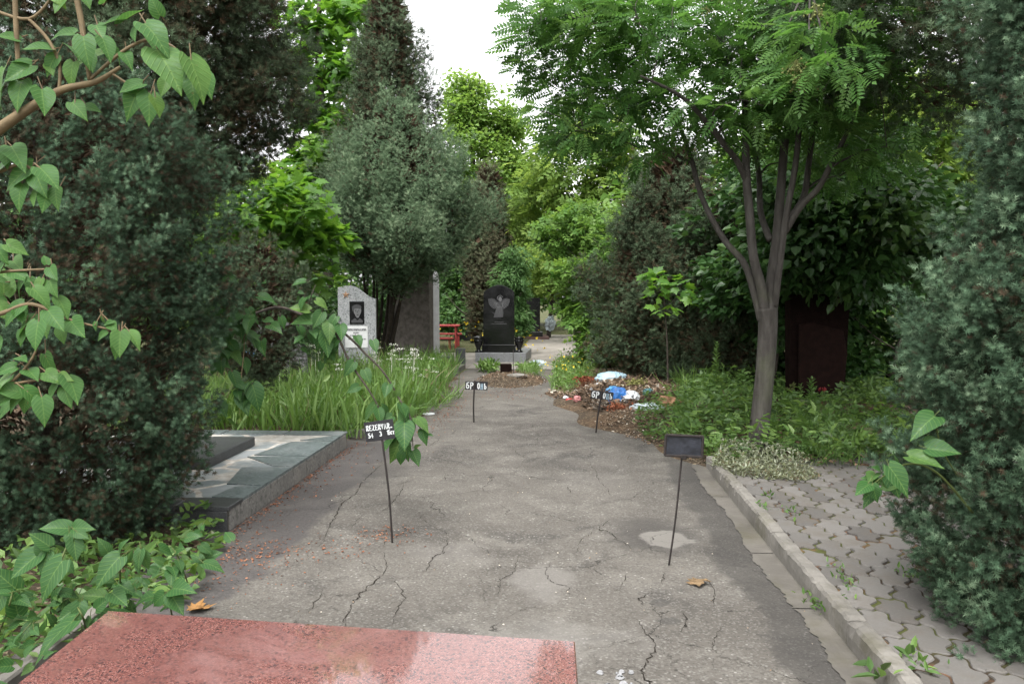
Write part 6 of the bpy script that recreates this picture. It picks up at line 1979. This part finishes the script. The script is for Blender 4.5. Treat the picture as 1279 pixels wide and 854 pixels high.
# small weeds in the paver joints and by the kerb
lv = Leaves()
for (px, py, z, n, s) in ((1135, 818, .11, 12, .05), (1060, 728, .11, 22, .03), (1050, 712, .11, 10, .03), (1098, 840, .11, 8, .07), (1025, 760, .03, 26, .03), (1012, 745, .03, 16, .03), (1150, 835, .11, 14, .04), (1140, 720, .11, 30, .035), (985, 640, .11, 20, .03), (951, 632, .13, 26, .03), (960, 620, .11, 16, .03), (1060, 745, .11, 8, .03)):
    c = G(px, py, z)
    p = np.stack([c[0] + RNG.normal(0, .03, n), c[1] + RNG.normal(0, .05, n), np.full(n, z) + RNG.uniform(0, .02, n)], 1)
    lv.put(T_OVN, p, rand_dirs(n, .8), UP + RNG.normal(size=(n, 3)) * .4, s * RNG.uniform(.6, 1.6, n), RNG.normal(.5, .25, n))
lv.build('joint_weeds', M_WEED, label='tiny weeds sprouting in the joints of the pavers and along the kerb', cat='weeds', kind='stuff')
# low growth under the left shoots, small pale plants at the slab corner
lv = Leaves()
gp = [tuple(G(*q_)[:2]) for q_ in [(-20, 860), (60, 850), (130, 780), (250, 745), (275, 690), (265, 660), (150, 690), (0, 720)]]
weedy(lv, 700, gp, T_OVW, .06, lambda a, b: .02 + 0 * a, (.0, .12), .5, .25, .6)
weedy(lv, 160, gp, T_OVN, .13, lambda a, b: .02 + 0 * a, (.0, .10), .6, .25, .6)
lv.build('low_plants', M_WEED, label='small low plants between the red slab and the left juniper', cat='plants', kind='stuff')
# ---- litter: reddish scraps along the flagstone platform, leaves under the trees
lv = Leaves()
n = 800
u_ = RNG.uniform(5.0, 9.2, n); v_ = -2.315 + np.abs(RNG.normal(0, .05, n)) + RNG.choice([0, .25, .5], n, p=[.74, .16, .10]) * RNG.uniform(0, 1, n)
w = world_from_path(np.stack([v_, u_], 1))
lv.put(T_OV, np.concatenate([w, np.full((n, 1), .006)], 1), rand_dirs(n) * [1, 1, .15], UP + RNG.normal(size=(n, 3)) * .3, RNG.uniform(.008, .026, n), RNG.uniform(0, 1, n))
n = 420
c = VU(300, 700)
v_ = c[0] + RNG.normal(0, .22, n) + .0; u_ = c[1] + RNG.normal(0, .30, n)
k_ = v_ > -2.6
w = world_from_path(np.stack([v_, u_], 1)[k_])
m = len(w)
lv.put(T_OV, np.concatenate([w, np.full((m, 1), .006)], 1), rand_dirs(m) * [1, 1, .15], UP + RNG.normal(size=(m, 3)) * .3, RNG.uniform(.007, .022, m), RNG.uniform(0, 1, m))
for (px, py, n, sv, su) in ((360, 690, 160, .28, .12), (480, 668, 160, .12, .12), (560, 515, 500, .10, 1.0), (430, 545, 200, .15, .2), (545, 500, 600, .10, 1.6), (640, 492, 300, .3, .5)):
    c = VU(px, py)
    w = world_from_path(np.stack([c[0] + RNG.normal(0, sv, n), c[1] + RNG.normal(0, su, n)], 1))
    lv.put(T_OV, np.concatenate([w, np.full((n, 1), .006)], 1), rand_dirs(n) * [1, 1, .15], UP + RNG.normal(size=(n, 3)) * .3, RNG.uniform(.007, .024, n), RNG.uniform(0, 1, n))
lv.build('reddish_litter', M_REDLIT, label='reddish bud scales and scraps along the left side of the asphalt', cat='litter', kind='stuff')
lv = Leaves()
vl = [tuple(G(*q_)[:2]) for q_ in [(905, 595), (868, 580), (834, 562), (800, 546), (800, 530), (820, 515), (850, 500), (960, 500), (1100, 560), (1080, 600)]]
p = bed_points(2600, vl, None)
vu = np.stack([p[:, 0] * UY - p[:, 1] * UX, p[:, 0] * UX + p[:, 1] * UY], 1)
n = len(p)
lv.put(T_OVW, np.concatenate([p, (np.maximum(verge_z(vu[:, 0], vu[:, 1]), 0) + .012)[:, None]], 1), rand_dirs(n) * [1, 1, .4], UP + RNG.normal(size=(n, 3)) * .5, RNG.uniform(.018, .05, n), RNG.uniform(0, .8, n))
n = 260
p = np.stack([RNG.uniform(-1.6, 1.6, n), RNG.uniform(3.2, 14, n)], 1)
lv.put(T_OV, np.concatenate([p, np.full((n, 1), .006)], 1), rand_dirs(n) * [1, 1, .15], UP + RNG.normal(size=(n, 3)) * .3, RNG.uniform(.006, .016, n), RNG.uniform(.5, 1.2, n))
p = bed_points(900, [tuple(G(*q_)[:2]) for q_ in [(742, 532), (790, 549), (835, 563), (815, 520), (770, 512)]], None)
vu = np.stack([p[:, 0] * UY - p[:, 1] * UX, p[:, 0] * UX + p[:, 1] * UY], 1)
n = len(p)
lv.put(T_OV, np.concatenate([p, (np.maximum(verge_z(vu[:, 0], vu[:, 1]), 0) + .012)[:, None]], 1), rand_dirs(n) * [1, 1, .4], UP + RNG.normal(size=(n, 3)) * .5, RNG.uniform(.012, .045, n), RNG.normal(.5, .3, n))
lv.build('brown_litter', M_LITTER, label='brown dead leaves scattered on the verge and asphalt', cat='litter', kind='stuff')
# ================================================================== LIGHT
w = bpy.data.worlds.new('World')
SC.world = w
w.use_nodes = True
t = w.node_tree
t.nodes.clear()
out = t.nodes.new('ShaderNodeOutputWorld')
bg = t.nodes.new('ShaderNodeBackground')
sky = t.nodes.new('ShaderNodeTexSky')
sky.sky_type = 'NISHITA'
sky.sun_disc = False
SUN_EL, SUN_AZ = math.radians(62), math.radians(200)
sky.sun_elevation = SUN_EL
sky.sun_rotation = SUN_AZ
sky.air_density = 1.0
sky.dust_density = 3.0
bw = t.nodes.new('ShaderNodeRGBToBW')
mx = t.nodes.new('ShaderNodeMix'); mx.data_type = 'RGBA'
t.links.new(sky.outputs[0], bw.inputs[0])
mx.inputs[0].default_value = .95          # a closed white cloud deck
t.links.new(sky.outputs[0], mx.inputs[6])
cl_ = t.nodes.new('ShaderNodeMix'); cl_.data_type = 'RGBA'; cl_.blend_type = 'MULTIPLY'
cl_.inputs[0].default_value = 1.0
t.links.new(bw.outputs[0], cl_.inputs[6]); cl_.inputs[7].default_value = (1.75, 1.75, 1.75, 1)
t.links.new(cl_.outputs[2], mx.inputs[7])
t.links.new(mx.outputs[2], bg.inputs['Color'])
bg.inputs['Strength'].default_value = .15
t.links.new(bg.outputs[0], out.inputs['Surface'])

sd = bpy.data.lights.new('sun', 'SUN')
sd.energy = .8
sd.angle = math.radians(40)
sd.color = (1.0, .97, .92)
so = bpy.data.objects.new('sun', sd)
COL.objects.link(so)
# towards the sun: azimuth measured as the Sky Texture does (clockwise from +Y)
dx, dy, dz = math.sin(SUN_AZ) * math.cos(SUN_EL), math.cos(SUN_AZ) * math.cos(SUN_EL), math.sin(SUN_EL)
so.rotation_euler = mathutils.Vector((dx, dy, dz)).to_track_quat('Z', 'Y').to_euler()
so.location = (0, 0, 20)

vs_ = SC.view_settings
vs_.view_transform = 'Standard'
vs_.look = 'None'
vs_.exposure = 1.56
vs_.gamma = 1.0
vs_.use_curve_mapping = False
SC.cycles.max_bounces = 10
SC.cycles.diffuse_bounces = 4
SC.cycles.transparent_max_bounces = 12
SC.cycles.caustics_reflective = False
SC.cycles.caustics_refractive = False
